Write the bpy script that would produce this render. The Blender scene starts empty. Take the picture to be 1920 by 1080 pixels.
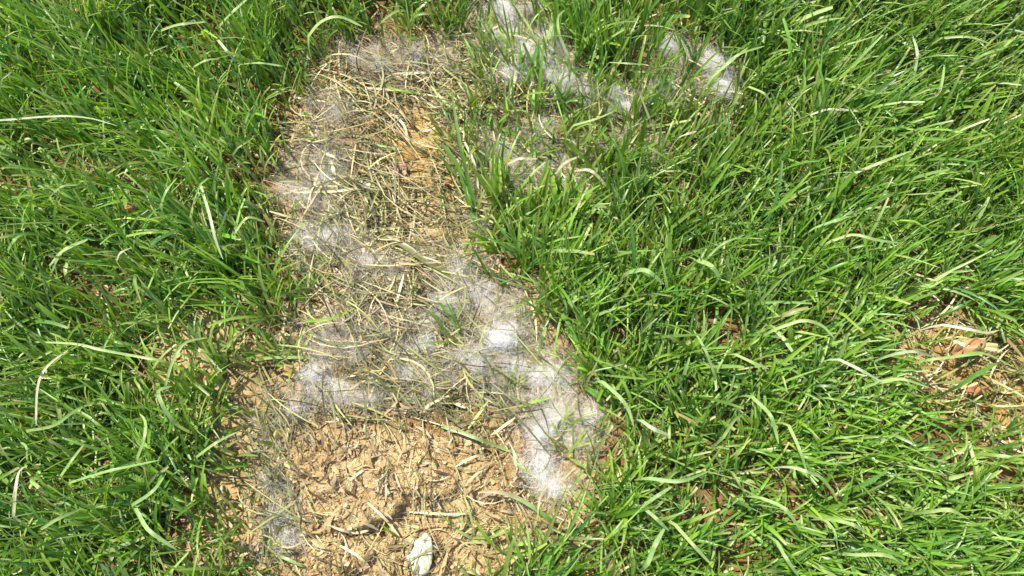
import bpy, math, random
import numpy as np
from mathutils import Vector, Matrix

C = bpy.context.scene.collection
S = bpy.context.scene
RNG = np.random.default_rng(7)
random.seed(7)

# ------------------------------------------------------------------ camera, light, exposure
CAM_H = 0.55
PITCH = math.radians(18.0)
FOC = 1416.0                      # focal length in pixels of a 1920 wide frame
cam_d = bpy.data.cameras.new("camera")
cam_d.sensor_width = 36.0
cam_d.lens = 36.0 * FOC / 1920.0
cam_d.clip_start = 0.01
cam_d.clip_end = 200.0
cam = bpy.data.objects.new("camera", cam_d)
C.objects.link(cam)
cam.location = (0, 0, CAM_H)
cam.rotation_euler = (PITCH, 0, 0)
S.camera = cam

SUN_DIR = Vector((-0.50, 0.42, 1.0)).normalized()      # towards the sun
sun_el = math.asin(SUN_DIR.z)
sun_az = math.atan2(SUN_DIR.x, SUN_DIR.y)
w = bpy.data.worlds.new("World")
S.world = w
w.use_nodes = True
nt = w.node_tree
nt.nodes.clear()
sky = nt.nodes.new("ShaderNodeTexSky")
sky.sky_type = 'NISHITA'
sky.sun_disc = False
sky.sun_elevation = sun_el
sky.sun_rotation = sun_az
bg = nt.nodes.new("ShaderNodeBackground")
bg.inputs[1].default_value = 0.15
wo = nt.nodes.new("ShaderNodeOutputWorld")
nt.links.new(sky.outputs[0], bg.inputs[0])
nt.links.new(bg.outputs[0], wo.inputs[0])
sun_d = bpy.data.lights.new("sun", 'SUN')
sun_d.energy = 5.0
sun_d.angle = math.radians(0.5)
sun_d.color = (1.0, 0.95, 0.86)
sun = bpy.data.objects.new("sun", sun_d)
C.objects.link(sun)
sun.location = (-1, 1, 2)
sun.rotation_euler = (-SUN_DIR).to_track_quat('-Z', 'Y').to_euler()
S.view_settings.view_transform = 'Standard'
S.view_settings.look = 'None'
S.view_settings.gamma = 1.0
S.view_settings.use_curve_mapping = False
S.view_settings.exposure = 1.0
S.cycles.max_bounces = 8
S.cycles.transparent_max_bounces = 8

# ------------------------------------------------------------------ pixel <-> ground helpers
ca, sa = math.cos(PITCH), math.sin(PITCH)

def px2w(u, v, z=0.0):
    """the point at height z that the photograph shows at pixel (u, v)"""
    u = np.asarray(u, float); v = np.asarray(v, float); z = np.asarray(z, float)
    a = (u - 960.0) / FOC
    b = -(v - 540.0) / FOC
    dx, dy, dz = a, b * ca + sa, b * sa - ca
    t = (CAM_H - z) / (-dz)
    return np.stack([dx * t, dy * t, z + 0 * t], -1)

def w2px(x, y, z=0.0):
    zz = z - CAM_H
    yc = y * ca + zz * sa
    zc = -y * sa + zz * ca
    return 960.0 + FOC * x / (-zc), 540.0 - FOC * yc / (-zc)

def poly_sd(px, py, poly):
    """signed distance (negative inside) of points to a polygon, in pixels"""
    P = np.asarray(poly, float)
    Q = np.roll(P, -1, 0)
    d = np.full(px.shape, 1e9)
    ins = np.zeros(px.shape, bool)
    for (ax, ay), (bx, by) in zip(P, Q):
        ex, ey = bx - ax, by - ay
        t = np.clip(((px - ax) * ex + (py - ay) * ey) / (ex * ex + ey * ey), 0, 1)
        d = np.minimum(d, np.hypot(px - ax - t * ex, py - ay - t * ey))
        c = ((ay > py) != (by > py)) & (px < (bx - ax) * (py - ay) / (by - ay + 1e-12) + ax)
        ins ^= c
    return np.where(ins, -d, d)

def smooth(a, b, x):
    t = np.clip((x - a) / (b - a), 0, 1)
    return t * t * (3 - 2 * t)

def vnoise(x, y, seed=0):
    xi = np.floor(x).astype(np.int64); yi = np.floor(y).astype(np.int64)
    fx = x - xi; fy = y - yi
    def h(i, j):
        n = (i * 374761393 + j * 668265263 + seed * 1442695041) & 0x7fffffff
        n = ((n ^ (n >> 13)) * 1274126177) & 0x7fffffff
        n = n ^ (n >> 16)
        return (n & 0xffff) / 65535.0
    ux = fx * fx * (3 - 2 * fx); uy = fy * fy * (3 - 2 * fy)
    return (h(xi, yi) * (1 - ux) * (1 - uy) + h(xi + 1, yi) * ux * (1 - uy)
            + h(xi, yi + 1) * (1 - ux) * uy + h(xi + 1, yi + 1) * ux * uy)

def fbm(x, y, f, o=4, seed=0):
    r = 0; a = 0.5; s = 0
    for k in range(o):
        r = r + a * vnoise(x * f + 17.3 * k, y * f - 9.1 * k, seed + k)
        s += a; a *= 0.5; f *= 2.03
    return r / s

# ------------------------------------------------------------------ zones of the lawn (pixels of the photograph, on the ground)
CORE = [(588, 210), (640, 125), (720, 92), (850, 82), (890, 150), (850, 225), (868, 330), (882, 420),
        (915, 500), (985, 580), (1050, 660), (1105, 760), (1105, 870), (1065, 950), (1040, 1010), (960, 1060), (900, 1120), (880, 1230),
        (500, 1230), (505, 1000), (490, 900), (500, 800), (480, 730), (555, 680), (585, 610), (600, 540),
        (560, 460), (528, 400), (535, 320), (560, 260)]
UPPER = [(850, 85), (890, 5), (960, -15), (1030, 5), (1050, 100), (1090, 175), (1190, 160), (1235, 90), (1300, 115),
         (1375, 150), (1395, 205), (1340, 285), (1230, 330), (1130, 335), (1060, 390), (960, 440), (915, 430), (880, 330), (850, 225)]
RIGHT_GAP = [(1640, 625), (1760, 590), (1960, 580), (2060, 640), (2040, 840), (1900, 830), (1790, 760), (1640, 725)]
LOW_LEFT = [(250, 570), (400, 570), (510, 640), (500, 900), (500, 1140), (330, 1140), (330, 960), (380, 850), (280, 720)]
THATCH = [(600, 120), (720, 90), (900, 90), (930, 180), (860, 240), (880, 420), (930, 520), (960, 600), (900, 720),
          (700, 720), (600, 660), (600, 560), (560, 440), (560, 280)]
SOIL = [(520, 780), (700, 760), (880, 780), (1000, 840), (1060, 950), (1100, 1080), (1100, 1250), (520, 1250), (530, 1000)]

TUFTS = [
 (942, 642, 38, 34, 1.7, "brightest dense white fluff tuft, in the middle of the patch's right side", dict(hz=.011)),
 (884, 672, 34, 17, 1.05, "pinkish white fluff tuft just left of the brightest white tuft", dict(grey=.15)),
 (958, 684, 26, 14, 0.9, "small white fluff tuft hanging directly under the brightest white tuft", dict(grey=.05)),
 (1028, 706, 32, 20, 1.3, "white fluff tuft with long loose hairs, lower right of the brightest tuft", dict(hz=.009)),
 (1040, 782, 26, 26, 0.85, "broad pale grey fluff tuft beside the lime blades at the patch's right edge", dict(grey=.2)),
 (1012, 815, 22, 22, 0.9, "white and lilac fluff tuft right of the pale blade lying on brown chaff", dict(grey=.12)),
 (1106, 778, 18, 14, 0.7, "small wispy fluff tuft tucked under the green grass right of the patch", dict(grey=.1)),
 (1014, 872, 20, 24, 0.9, "upright oval fluff tuft above the lowest right fluff", dict(grey=.05)),
 (1036, 906, 20, 18, 0.8, "lowest white fluff tuft on the right edge of the patch", dict(grey=.1)),
 (1258, 110, 28, 20, 1.35, "white fluff tuft on the left of the pair at the top right", dict(hz=.009)),
 (1344, 158, 26, 30, 1.5, "thick snow white fluff tuft at the far right end of the fluff", dict(hz=.007)),
 (1326, 126, 15, 26, 1.3, "narrow white fluff wisp standing just above the far right thick tuft", dict(hz=.006)),
 (1240, 170, 34, 18, 0.6, "thin grey fluff tuft between the top right white tufts and the grass below", dict(grey=.35, core=False)),
 (940, 28, 24, 18, 1.5, "white fluff tuft topmost of all, at the top edge of the patch", dict(hz=.009)),
 (992, 20, 22, 10, 0.8, "cream fluff wisp right of the topmost white tuft", dict(grey=.1, warm=.3)),
 (940, 84, 36, 30, 0.8, "broad greyish fluff tuft below the topmost white tuft", dict(grey=.2)),
 (1034, 76, 16, 22, 0.9, "small white fluff tuft beside the hooked pale blade at the top", dict(grey=.05)),
 (1064, 164, 22, 20, 1.25, "bright fluff tuft below the hooked pale blade, beside olive blades", dict(hz=.008)),
 (1146, 186, 13, 16, 0.9, "little white fluff ball midway between the two upper fluff groups", dict()),
 (1170, 212, 22, 14, 0.7, "white fluff scrap right below the little fluff ball", dict(grey=.15)),
 (932, 290, 20, 20, 0.7, "whitish fluff scrap behind the tall green blades in the middle", dict(grey=.15)),
 (988, 112, 30, 34, 0.78, "long ragged fluff tuft right of the broad greyish tuft near the top", dict(grey=.12, angle=-.5)),
 (1022, 128, 16, 26, 0.7, "thin white fluff wisp among dark wilted blades near the top", dict(grey=.1)),
 (1104, 186, 26, 20, 0.75, "torn white fluff mat right below the hooked blade's bright tuft", dict(grey=.12)),
 (960, 150, 22, 18, 0.8, "grey fluff scrap behind the pale crescent shaped blade", dict(grey=.25)),
 (1000, 250, 40, 26, 0.55, "wide greyish fluff mat between upright green blades, upper middle", dict(grey=.25)),
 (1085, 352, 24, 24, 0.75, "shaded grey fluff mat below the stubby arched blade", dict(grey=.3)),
 (800, 640, 30, 16, 0.85, "pale lilac fluff strip right of the dark red hole", dict(grey=.15)),
 (974, 318, 14, 22, 0.9, "cream fluff tuft shining between green blades in the middle", dict(warm=.7)),
 (1068, 306, 22, 22, 0.6, "grey fluff tuft behind the bright green blades right of centre", dict(grey=.25)),
 (1228, 275, 16, 28, 0.6, "pale fluff streak deep in the green grass below the top right tufts", dict(grey=.1, warm=.3, core=False)),
 (590, 345, 40, 42, 0.8, "large grey fluff tuft at the left edge of the patch", dict(grey=.3)),  # grey tint paints in the shade of the left grass
 (628, 215, 24, 28, 0.6, "grey fluff tuft in the upper left corner of the patch", dict(grey=.3)),
 (705, 118, 28, 18, 0.8, "bluish grey fluff tuft in shade under the top grass edge", dict(grey=.3)),  # shade under the grass edge put into the fibre grey
 (790, 100, 34, 20, 0.6, "thin grey fluff tuft along the top edge of the patch", dict(grey=.3)),
 (612, 450, 34, 28, 0.9, "cream fluff mat at the left of the patch below the large grey tuft", dict(warm=.3, grey=.1)),
 (575, 440, 20, 28, 0.8, "whitish fluff streak against the green blades at the left edge", dict(grey=.15)),
 (700, 490, 34, 20, 0.6, "grey fluff mat above the broad olive blade", dict(grey=.3, core=False)),
 (860, 500, 30, 18, 0.8, "pale fluff strip at the right edge above the wilted blades", dict(grey=.1)),
 (835, 575, 34, 24, 0.95, "soft grey fluff tuft left of the round dark hollow", dict(grey=.2)),
 (905, 552, 42, 22, 0.95, "wide grey fluff arch over the round dark hollow", dict(grey=.2)),
 (975, 590, 24, 20, 0.6, "grey fluff wisp at the feet of the right hand green grass", dict(grey=.3, core=False)),
 (586, 708, 17, 15, 1.0, "bright white fluff tuft at the patch's left side beside orange soil", dict(hz=.007)),
 (665, 745, 28, 16, 0.7, "pinkish fluff mat above the bare tan soil", dict(grey=.15, warm=.3)),
 (762, 690, 34, 22, 0.7, "lilac grey fluff mat in the middle below the straw tangle", dict(grey=.25)),
 (640, 660, 44, 30, 0.55, "beige fluff mat at the left of the patch under thin dark stems", dict(grey=.25, warm=.4)),
 (552, 772, 20, 11, 0.55, "small lilac fluff scrap on the upper left rim of the bare soil", dict(grey=.2)),
 (500, 800, 18, 28, 0.35, "grey fluff wisp in shade at the left rim of the soil", dict(grey=.35, core=False)),  # rim shade tinted into the fibre colour
 (520, 960, 20, 30, 0.4, "grey fluff wisp low on the left rim of the soil", dict(grey=.3)),  # fibre grey carries painted shade from the left grass
 (545, 1010, 18, 18, 0.6, "pinkish white fluff tuft at the lower left corner of the soil", dict(warm=.25, grey=.1)),
 (506, 905, 16, 30, 0.38, "thin grey fluff streak between left grass and tan soil", dict(grey=.3, core=False)),  # shade beside the left grass painted as greyer fibres
 (1318, 16, 14, 22, 0.6, "faint pale fluff patch at the top edge, right of the other fluff", dict(grey=.2, warm=.2)),
]

def near_tuft(px, py, grow=6, below=26):
    """how much a point of the ground lies under or right in front of a fluff tuft (0..1)"""
    m = np.zeros(px.shape)
    for u, v, rx, ry, de, lab, kw in TUFTS:
        if de < 0.96: k = 0.25
        else: k = 1.0
        dy = py - v
        ryy = np.where(dy > 0, ry + below * (0.5 + 0.5 * (1 - v / 1080)), ry + grow)
        q = ((px - u) / (rx + grow)) ** 2 + (dy / ryy) ** 2
        m = np.maximum(m, k * smooth(1.25, 0.7, q))
    return m

def ground_z(x, y):
    px, py = w2px(x, y)
    near = np.exp(-((x / 0.9) ** 2 + ((y - 0.2) / 0.9) ** 2))
    z = (fbm(x, y, 14, 4, 3) - 0.5) * 0.016
    bare = smooth(30, -30, poly_sd(px, py, SOIL))
    z = z + near * (fbm(x, y, 90, 3, 11) - 0.5) * 0.0042
    r = fbm(x, y, 190, 3, 21)
    z = z + near * bare * (np.abs(r - 0.5) * -0.006 + 0.001) + near * (fbm(x, y, 420, 2, 31) - 0.5) * 0.0014
    # clods that stand in the bare soil
    for cx, cy, rx, ry, a, h in ((672, 968, 72, 30, 0.25, .0075), (592, 885, 48, 42, 0, .005), (640, 1040, 60, 40, .2, .0045),
                                 (800, 905, 60, 30, 0, .004), (560, 840, 40, 25, 0, .004), (930, 900, 60, 35, 0, .004)):
        c, s_ = math.cos(a), math.sin(a)
        dx, dy = px - cx, py - cy
        q = ((dx * c - dy * s_) / rx) ** 2 + ((dx * s_ + dy * c) / ry) ** 2
        q = q + (fbm(x, y, 60, 2, 41) - .5) * .9
        z = z + h * smooth(1.15, 0.75, q)
    # pits between them
    for cx, cy, r, h in ((715, 995, 20, .007), (765, 965, 22, .006), (655, 855, 16, .005), (850, 770, 22, .006), (560, 905, 12, .004),
                         (820, 640, 25, .008), (940, 830, 40, .006), (705, 870, 12, .004)):
        q = ((px - cx) ** 2 + (py - cy) ** 2) / r ** 2 + (fbm(x, y, 80, 2, 51) - .5)
        z = z - h * smooth(1.3, 0.3, q)
    return z

# ------------------------------------------------------------------ mesh helpers
def mesh_np(name, verts, faces, col=None, smooth_shade=True):
    """faces: (m,k) array, or a list of such arrays"""
    if not isinstance(faces, (list, tuple)):
        faces = [faces]
    faces = [f for f in faces if len(f)]
    me = bpy.data.meshes.new(name)
    me.vertices.add(len(verts))
    me.vertices.foreach_set("co", np.ascontiguousarray(verts, np.float32).ravel())
    li = np.concatenate([f.ravel() for f in faces]).astype(np.int32)
    cnt = np.concatenate([np.full(len(f), f.shape[1]) for f in faces]).astype(np.int32)
    st = np.concatenate([[0], np.cumsum(cnt)[:-1]]).astype(np.int32)
    me.loops.add(len(li)); me.loops.foreach_set("vertex_index", li)
    me.polygons.add(len(cnt)); me.polygons.foreach_set("loop_start", st)
    me.polygons.foreach_set("use_smooth", np.full(len(cnt), smooth_shade))
    if col is not None:
        a = me.attributes.new("tint", 'FLOAT_COLOR', 'POINT')
        cc = np.ones((len(verts), 4), np.float32); cc[:, :3] = col
        a.data.foreach_set("color", cc.ravel())
    me.update(calc_edges=True)
    me.validate()
    return me

def obj(name, me, mat, parent=None, label=None, cat=None, group=None, kind=None, loc=None):
    o = bpy.data.objects.new(name, me)
    C.objects.link(o)
    if me is not None and mat is not None and not me.materials:
        me.materials.append(mat)
    if parent is not None: o.parent = parent
    if loc is not None: o.location = loc
    if label: o['label'] = label
    if cat: o['category'] = cat
    if group: o['group'] = group
    if kind: o['kind'] = kind
    return o

def strips(P, side, up, W, fold):
    """blades from centre lines: P (n,k,3), side/up (n,k,3), W (n,k) full width, fold (n,) -> verts, quads"""
    n, k, _ = P.shape
    L = P - side * (W / 2)[..., None]
    R = P + side * (W / 2)[..., None]
    M = P - up * (W * fold[:, None])[..., None]
    V = np.stack([L, M, R], 2).reshape(n * k * 3, 3)
    base = (np.arange(n) * k * 3)[:, None] + (np.arange(k - 1) * 3)[None]
    b = base.ravel()
    q = np.concatenate([np.stack([b, b + 1, b + 4, b + 3], 1), np.stack([b + 1, b + 2, b + 5, b + 4], 1)])
    return V, q

def frames(P, roll):
    """side and up vectors along centre lines, rolled by an angle (n,k)"""
    T = np.gradient(P, axis=1)
    T /= np.linalg.norm(T, axis=2, keepdims=True) + 1e-12
    ref = np.array([0, 0, 1.0])
    h = np.stack([T[..., 1], -T[..., 0], 0 * T[..., 0]], -1)
    nh = np.linalg.norm(h, axis=2, keepdims=True)
    h0 = h[:, -1:, :] / (nh[:, -1:, :] + 1e-9)
    h = np.where(nh > 0.05, h / (nh + 1e-9), h0)
    u = np.cross(h, T)
    c, s = np.cos(roll)[..., None], np.sin(roll)[..., None]
    return h * c + u * s, u * c - h * s

# ------------------------------------------------------------------ materials
def nodes_of(name):
    m = bpy.data.materials.new(name)
    m.use_nodes = True
    n = m.node_tree
    n.nodes.clear()
    out = n.nodes.new("ShaderNodeOutputMaterial")
    return m, n, out

def N(n, t, **kw):
    x = n.nodes.new(t)
    for k, v in kw.items():
        setattr(x, k, v)
    return x

def blade_material(name, rough=0.38, trans=0.42, spec=0.5, warm=(1.15, 1.15, 0.5)):
    m, n, out = nodes_of(name)
    at = N(n, "ShaderNodeAttribute", attribute_name="tint")
    tc = N(n, "ShaderNodeTexCoord")
    no = N(n, "ShaderNodeTexNoise"); no.inputs["Scale"].default_value = 260; no.inputs["Detail"].default_value = 3
    n.links.new(tc.outputs["Object"], no.inputs["Vector"])
    mr = N(n, "ShaderNodeMapRange"); mr.inputs[3].default_value = 0.72; mr.inputs[4].default_value = 1.28
    n.links.new(no.outputs[0], mr.inputs[0])
    mul = N(n, "ShaderNodeVectorMath", operation='MULTIPLY')
    n.links.new(at.outputs["Color"], mul.inputs[0]); n.links.new(mr.outputs[0], mul.inputs[1])
    p = N(n, "ShaderNodeBsdfPrincipled")
    p.inputs["Roughness"].default_value = rough
    p.inputs["Specular IOR Level"].default_value = spec
    n.links.new(mul.outputs[0], p.inputs["Base Color"])
    tr = N(n, "ShaderNodeBsdfTranslucent")
    m2 = N(n, "ShaderNodeVectorMath", operation='MULTIPLY'); m2.inputs[1].default_value = warm
    n.links.new(mul.outputs[0], m2.inputs[0]); n.links.new(m2.outputs[0], tr.inputs["Color"])
    mx = N(n, "ShaderNodeMixShader"); mx.inputs[0].default_value = trans
    n.links.new(p.outputs[0], mx.inputs[1]); n.links.new(tr.outputs[0], mx.inputs[2])
    n.links.new(mx.outputs[0], out.inputs[0])
    return m

GRASS = blade_material("grass_blade")
STRAW = blade_material("dry_straw", rough=0.5, trans=0.2, spec=0.4, warm=(1.1, 1.0, 0.7))
CRUMB = blade_material("soil_crumb", rough=0.9, trans=0.0, spec=0.15)

def fluff_material():
    m, n, out = nodes_of("white_fluff")
    at = N(n, "ShaderNodeAttribute", attribute_name="tint")
    d = N(n, "ShaderNodeBsdfDiffuse"); t = N(n, "ShaderNodeBsdfTranslucent")
    n.links.new(at.outputs["Color"], d.inputs[0]); n.links.new(at.outputs["Color"], t.inputs[0])
    mx = N(n, "ShaderNodeMixShader"); mx.inputs[0].default_value = 0.45
    n.links.new(d.outputs[0], mx.inputs[1]); n.links.new(t.outputs[0], mx.inputs[2])
    n.links.new(mx.outputs[0], out.inputs[0])
    return m
FLUFF = fluff_material()

def soil_material():
    m, n, out = nodes_of("tan_soil")
    tc = N(n, "ShaderNodeTexCoord")
    def noise(scale, detail=4, rough=0.6):
        x = N(n, "ShaderNodeTexNoise")
        x.inputs["Scale"].default_value = scale; x.inputs["Detail"].default_value = detail; x.inputs["Roughness"].default_value = rough
        n.links.new(tc.outputs["Object"], x.inputs["Vector"])
        return x
    a = noise(28); b = noise(240, 5, .7); c = noise(75, 3)
    r1 = N(n, "ShaderNodeValToRGB")
    e = r1.color_ramp.elements
    e[0].position = 0.30; e[0].color = (0.16, 0.11, 0.05, 1)
    e[1].position = 0.72; e[1].color = (0.47, 0.36, 0.19, 1)
    k = e.new(0.5); k.color = (0.39, 0.285, 0.14, 1)
    n.links.new(b.outputs[0], r1.inputs[0])
    r2 = N(n, "ShaderNodeValToRGB")
    e = r2.color_ramp.elements
    e[0].position = 0.35; e[0].color = (0.74, 0.63, 0.48, 1)
    e[1].position = 0.62; e[1].color = (1.0, 0.98, 0.95, 1)
    n.links.new(a.outputs[0], r2.inputs[0])
    mu = N(n, "ShaderNodeMixRGB", blend_type='MULTIPLY'); mu.inputs[0].default_value = 0.8
    n.links.new(r1.outputs[0], mu.inputs[1]); n.links.new(r2.outputs[0], mu.inputs[2])
    r3 = N(n, "ShaderNodeValToRGB")
    e = r3.color_ramp.elements
    e[0].position = 0.55; e[0].color = (0, 0, 0, 1); e[1].position = 0.72; e[1].color = (1, 1, 1, 1)
    n.links.new(c.outputs[0], r3.inputs[0])
    rd = N(n, "ShaderNodeMixRGB", blend_type='MIX'); rd.inputs[2].default_value = (0.38, 0.22, 0.10, 1)
    sc = N(n, "ShaderNodeMath", operation='MULTIPLY'); sc.inputs[1].default_value = 0.5
    n.links.new(r3.outputs[0], sc.inputs[0]); n.links.new(sc.outputs[0], rd.inputs[0])
    n.links.new(mu.outputs[0], rd.inputs[1])
    p = N(n, "ShaderNodeBsdfPrincipled"); p.inputs["Roughness"].default_value = 0.95; p.inputs["Specular IOR Level"].default_value = 0.1
    at = N(n, "ShaderNodeAttribute", attribute_name="tint")
    mt = N(n, "ShaderNodeVectorMath", operation='MULTIPLY')
    n.links.new(rd.outputs[0], mt.inputs[0]); n.links.new(at.outputs["Color"], mt.inputs[1])
    n.links.new(mt.outputs[0], p.inputs["Base Color"])
    bm = N(n, "ShaderNodeBump"); bm.inputs["Strength"].default_value = 0.7; bm.inputs["Distance"].default_value = 0.0012
    f = noise(700, 4, .7)
    n.links.new(f.outputs[0], bm.inputs["Height"]); n.links.new(bm.outputs[0], p.inputs["Normal"])
    n.links.new(p.outputs[0], out.inputs[0])
    return m
SOILM = soil_material()

def leaf_material():
    m, n, out = nodes_of("blotched_leaf")
    tc = N(n, "ShaderNodeTexCoord")
    a = N(n, "ShaderNodeTexNoise"); a.inputs["Scale"].default_value = 330; a.inputs["Detail"].default_value = 4
    n.links.new(tc.outputs["Object"], a.inputs["Vector"])
    r = N(n, "ShaderNodeValToRGB")
    e = r.color_ramp.elements
    e[0].position = 0.33; e[0].color = (0.22, 0.23, 0.13, 1)
    e[1].position = 0.66; e[1].color = (0.56, 0.56, 0.45, 1)
    k = e.new(0.46); k.color = (0.33, 0.38, 0.22, 1)
    k = e.new(0.55); k.color = (0.42, 0.42, 0.32, 1)
    n.links.new(a.outputs[0], r.inputs[0])
    p = N(n, "ShaderNodeBsdfPrincipled"); p.inputs["Roughness"].default_value = 0.55
    n.links.new(r.outputs[0], p.inputs["Base Color"])
    n.links.new(p.outputs[0], out.inputs[0])
    return m
LEAFM = leaf_material()

# ------------------------------------------------------------------ ground
def axis(lo, hi, step, far):
    mid = np.arange(lo, hi + step / 2, step)
    g = []; d = step; x = 0
    while x < far:
        d *= 1.35; x += d; g.append(x)
    g = np.array(g)
    return np.concatenate([lo - g[::-1], mid, hi + g])
gx = axis(-0.56, 0.56, 0.0022, 25); gy = axis(-0.14, 0.62, 0.0022, 25)
X, Y = np.meshgrid(gx, gy)
Z = ground_z(X, Y)
gv = np.stack([X, Y, Z], -1).reshape(-1, 3)
nx, ny = len(gx), len(gy)
GP = w2px(X, Y)
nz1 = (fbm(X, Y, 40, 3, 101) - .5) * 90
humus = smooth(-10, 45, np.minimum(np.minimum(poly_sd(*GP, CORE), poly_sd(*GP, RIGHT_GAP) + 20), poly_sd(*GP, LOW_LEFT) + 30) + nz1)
gold = smooth(1.4, .4, ((GP[0] - 775) / 75) ** 2 + ((GP[1] - 285) / 80) ** 2 + nz1 / 90)
brown_tint = smooth(1.4, .5, ((GP[0] - 790) / 260) ** 2 + ((GP[1] - 745) / 75) ** 2 + nz1 / 60)  # darker, browner ground tint across mid patch and lower right
brown_tint = np.maximum(brown_tint, .8 * smooth(1.3, .5, ((GP[0] - 960) / 75) ** 2 + ((GP[1] - 860) / 60) ** 2 + nz1 / 60))
rust = smooth(-10, -60, poly_sd(*GP, RIGHT_GAP) + nz1)
gt = np.ones(X.shape + (3,))
for m_, c_ in ((gold, (1.0, .93, .70)), (brown_tint, (.60, .50, .42)), (rust, (.90, .74, .55)), (humus, (.42, .36, .30))):
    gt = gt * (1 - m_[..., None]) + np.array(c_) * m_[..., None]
ii = (np.arange(ny - 1)[:, None] * nx + np.arange(nx - 1)[None]).ravel()
obj("ground", mesh_np("ground", gv, np.stack([ii, ii + 1, ii + nx + 1, ii + nx], 1), gt.reshape(-1, 3)), SOILM, kind='structure')

# ------------------------------------------------------------------ grass generator
GREENS = np.array([(0.138, 0.265, 0.022), (0.095, 0.218, 0.022), (0.200, 0.310, 0.032), (0.068, 0.172, 0.040), (0.29, 0.38, 0.13)])
STRAWS = np.array([(0.50, 0.42, 0.20), (0.36, 0.28, 0.11), (0.56, 0.49, 0.28), (0.24, 0.17, 0.07), (0.42, 0.34, 0.14)])
OLIVES = np.array([(0.16, 0.17, 0.05), (0.24, 0.25, 0.07), (0.12, 0.14, 0.045), (0.30, 0.30, 0.10)])

def blade_mesh(name, root, phi, th0, kap, L, W, col, sway=None, seg=7, blunt=None, kink=None, basecol=(0.24, 0.27, 0.09), basemix=0.55, tipdry=None, rs=None):
    r = rs or RNG
    n = len(root)
    s = np.linspace(0, 1, seg + 1)[None]
    if sway is None: sway = r.normal(0, 0.25, n)
    if blunt is None: blunt = r.random(n) < 0.5
    th = th0[:, None] + kap[:, None] * s ** 1.4
    if kink is not None:
        sk, ak = kink
        th = th + ak[:, None] * (s > sk[:, None])
    th = np.clip(th, 0.0, 2.55)
    ph = phi[:, None] + sway[:, None] * s
    D = np.stack([np.sin(th) * np.cos(ph), np.sin(th) * np.sin(ph), np.cos(th)], -1)
    step = (L / seg)[:, None, None]
    P = np.concatenate([np.zeros((n, 1, 3)), np.cumsum((D[:, :-1] + D[:, 1:]) / 2 * step, 1)], 1) + root[:, None]
    gz = root[:, None, 2] + 0.0006
    P[..., 2] = np.where(np.arange(seg + 1)[None] > 0, np.maximum(P[..., 2], gz), P[..., 2])
    roll = r.normal(0, 0.45, n)[:, None] + r.normal(0, 0.5, n)[:, None] * s
    sd, up = frames(P, roll)
    prof = np.where(blunt[:, None], np.interp(s, [0, .2, .7, 1], [.6, .95, 1, .62]), np.interp(s, [0, .25, .6, .85, 1], [.6, 1, .92, .5, .06]))
    V, q = strips(P, sd, up, W[:, None] * prof, r.uniform(0.05, 0.28, n))
    cc = np.repeat(col[:, None], seg + 1, 1)
    bm = (np.interp(s, [0, .12, .38], [1, .7, 0]) * basemix)[..., None]
    cc = cc * (1 - bm) + np.array(basecol) * bm
    if tipdry is not None:
        tm = np.clip((s - (1 - tipdry[:, None])) / 0.12, 0, 1)[..., None]
        cc = cc * (1 - tm) + np.array((0.42, 0.36, 0.16)) * tm
    cc = np.repeat(cc[:, :, None], 3, 2)
    cc[:, :, 1] *= 1.12
    return mesh_np(name, V, q, cc.reshape(-1, 3))

def zone_density(px, py, x, y):
    core = poly_sd(px, py, CORE) + (fbm(x, y, 55, 3, 5) - .5) * 46
    d = np.where(core < 0, 0.004 + 0.11 * smooth(-55, 0, core), smooth(0, np.where(px < 640, 66, 42), core) * 0.85 + 0.15)
    upr = smooth(22, -22, poly_sd(px, py, UPPER) + (fbm(x, y, 45, 3, 6) - .5) * 60)
    d = d * (1 - 0.58 * upr)
    gap = smooth(20, -30, poly_sd(px, py, RIGHT_GAP) + (fbm(x, y, 40, 3, 7) - .5) * 70)
    d = d * (1 - 0.78 * gap)
    ll = smooth(40, -40, poly_sd(px, py, LOW_LEFT) + (fbm(x, y, 40, 3, 8) - .5) * 150)
    d = d * (1 - 0.28 * ll)
    d = d * (1 - 0.96 * near_tuft(px, py))
    for hx, hy, ha, hb in ((390, 95, 46, 80), (185, 312, 52, 30), (345, 205, 26, 26), (1150, 870, 26, 40), (1600, 690, 34, 20), (1845, 960, 60, 30)):
        d = d * (1 - 0.85 * smooth(1.3, .6, ((px - hx) / ha) ** 2 + ((py - hy) / hb) ** 2))
    holes = smooth(0.36, 0.26, fbm(x, y, 30, 2, 9))
    d = d * (1 - 0.75 * holes)
    return d, upr, gap, ll

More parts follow.
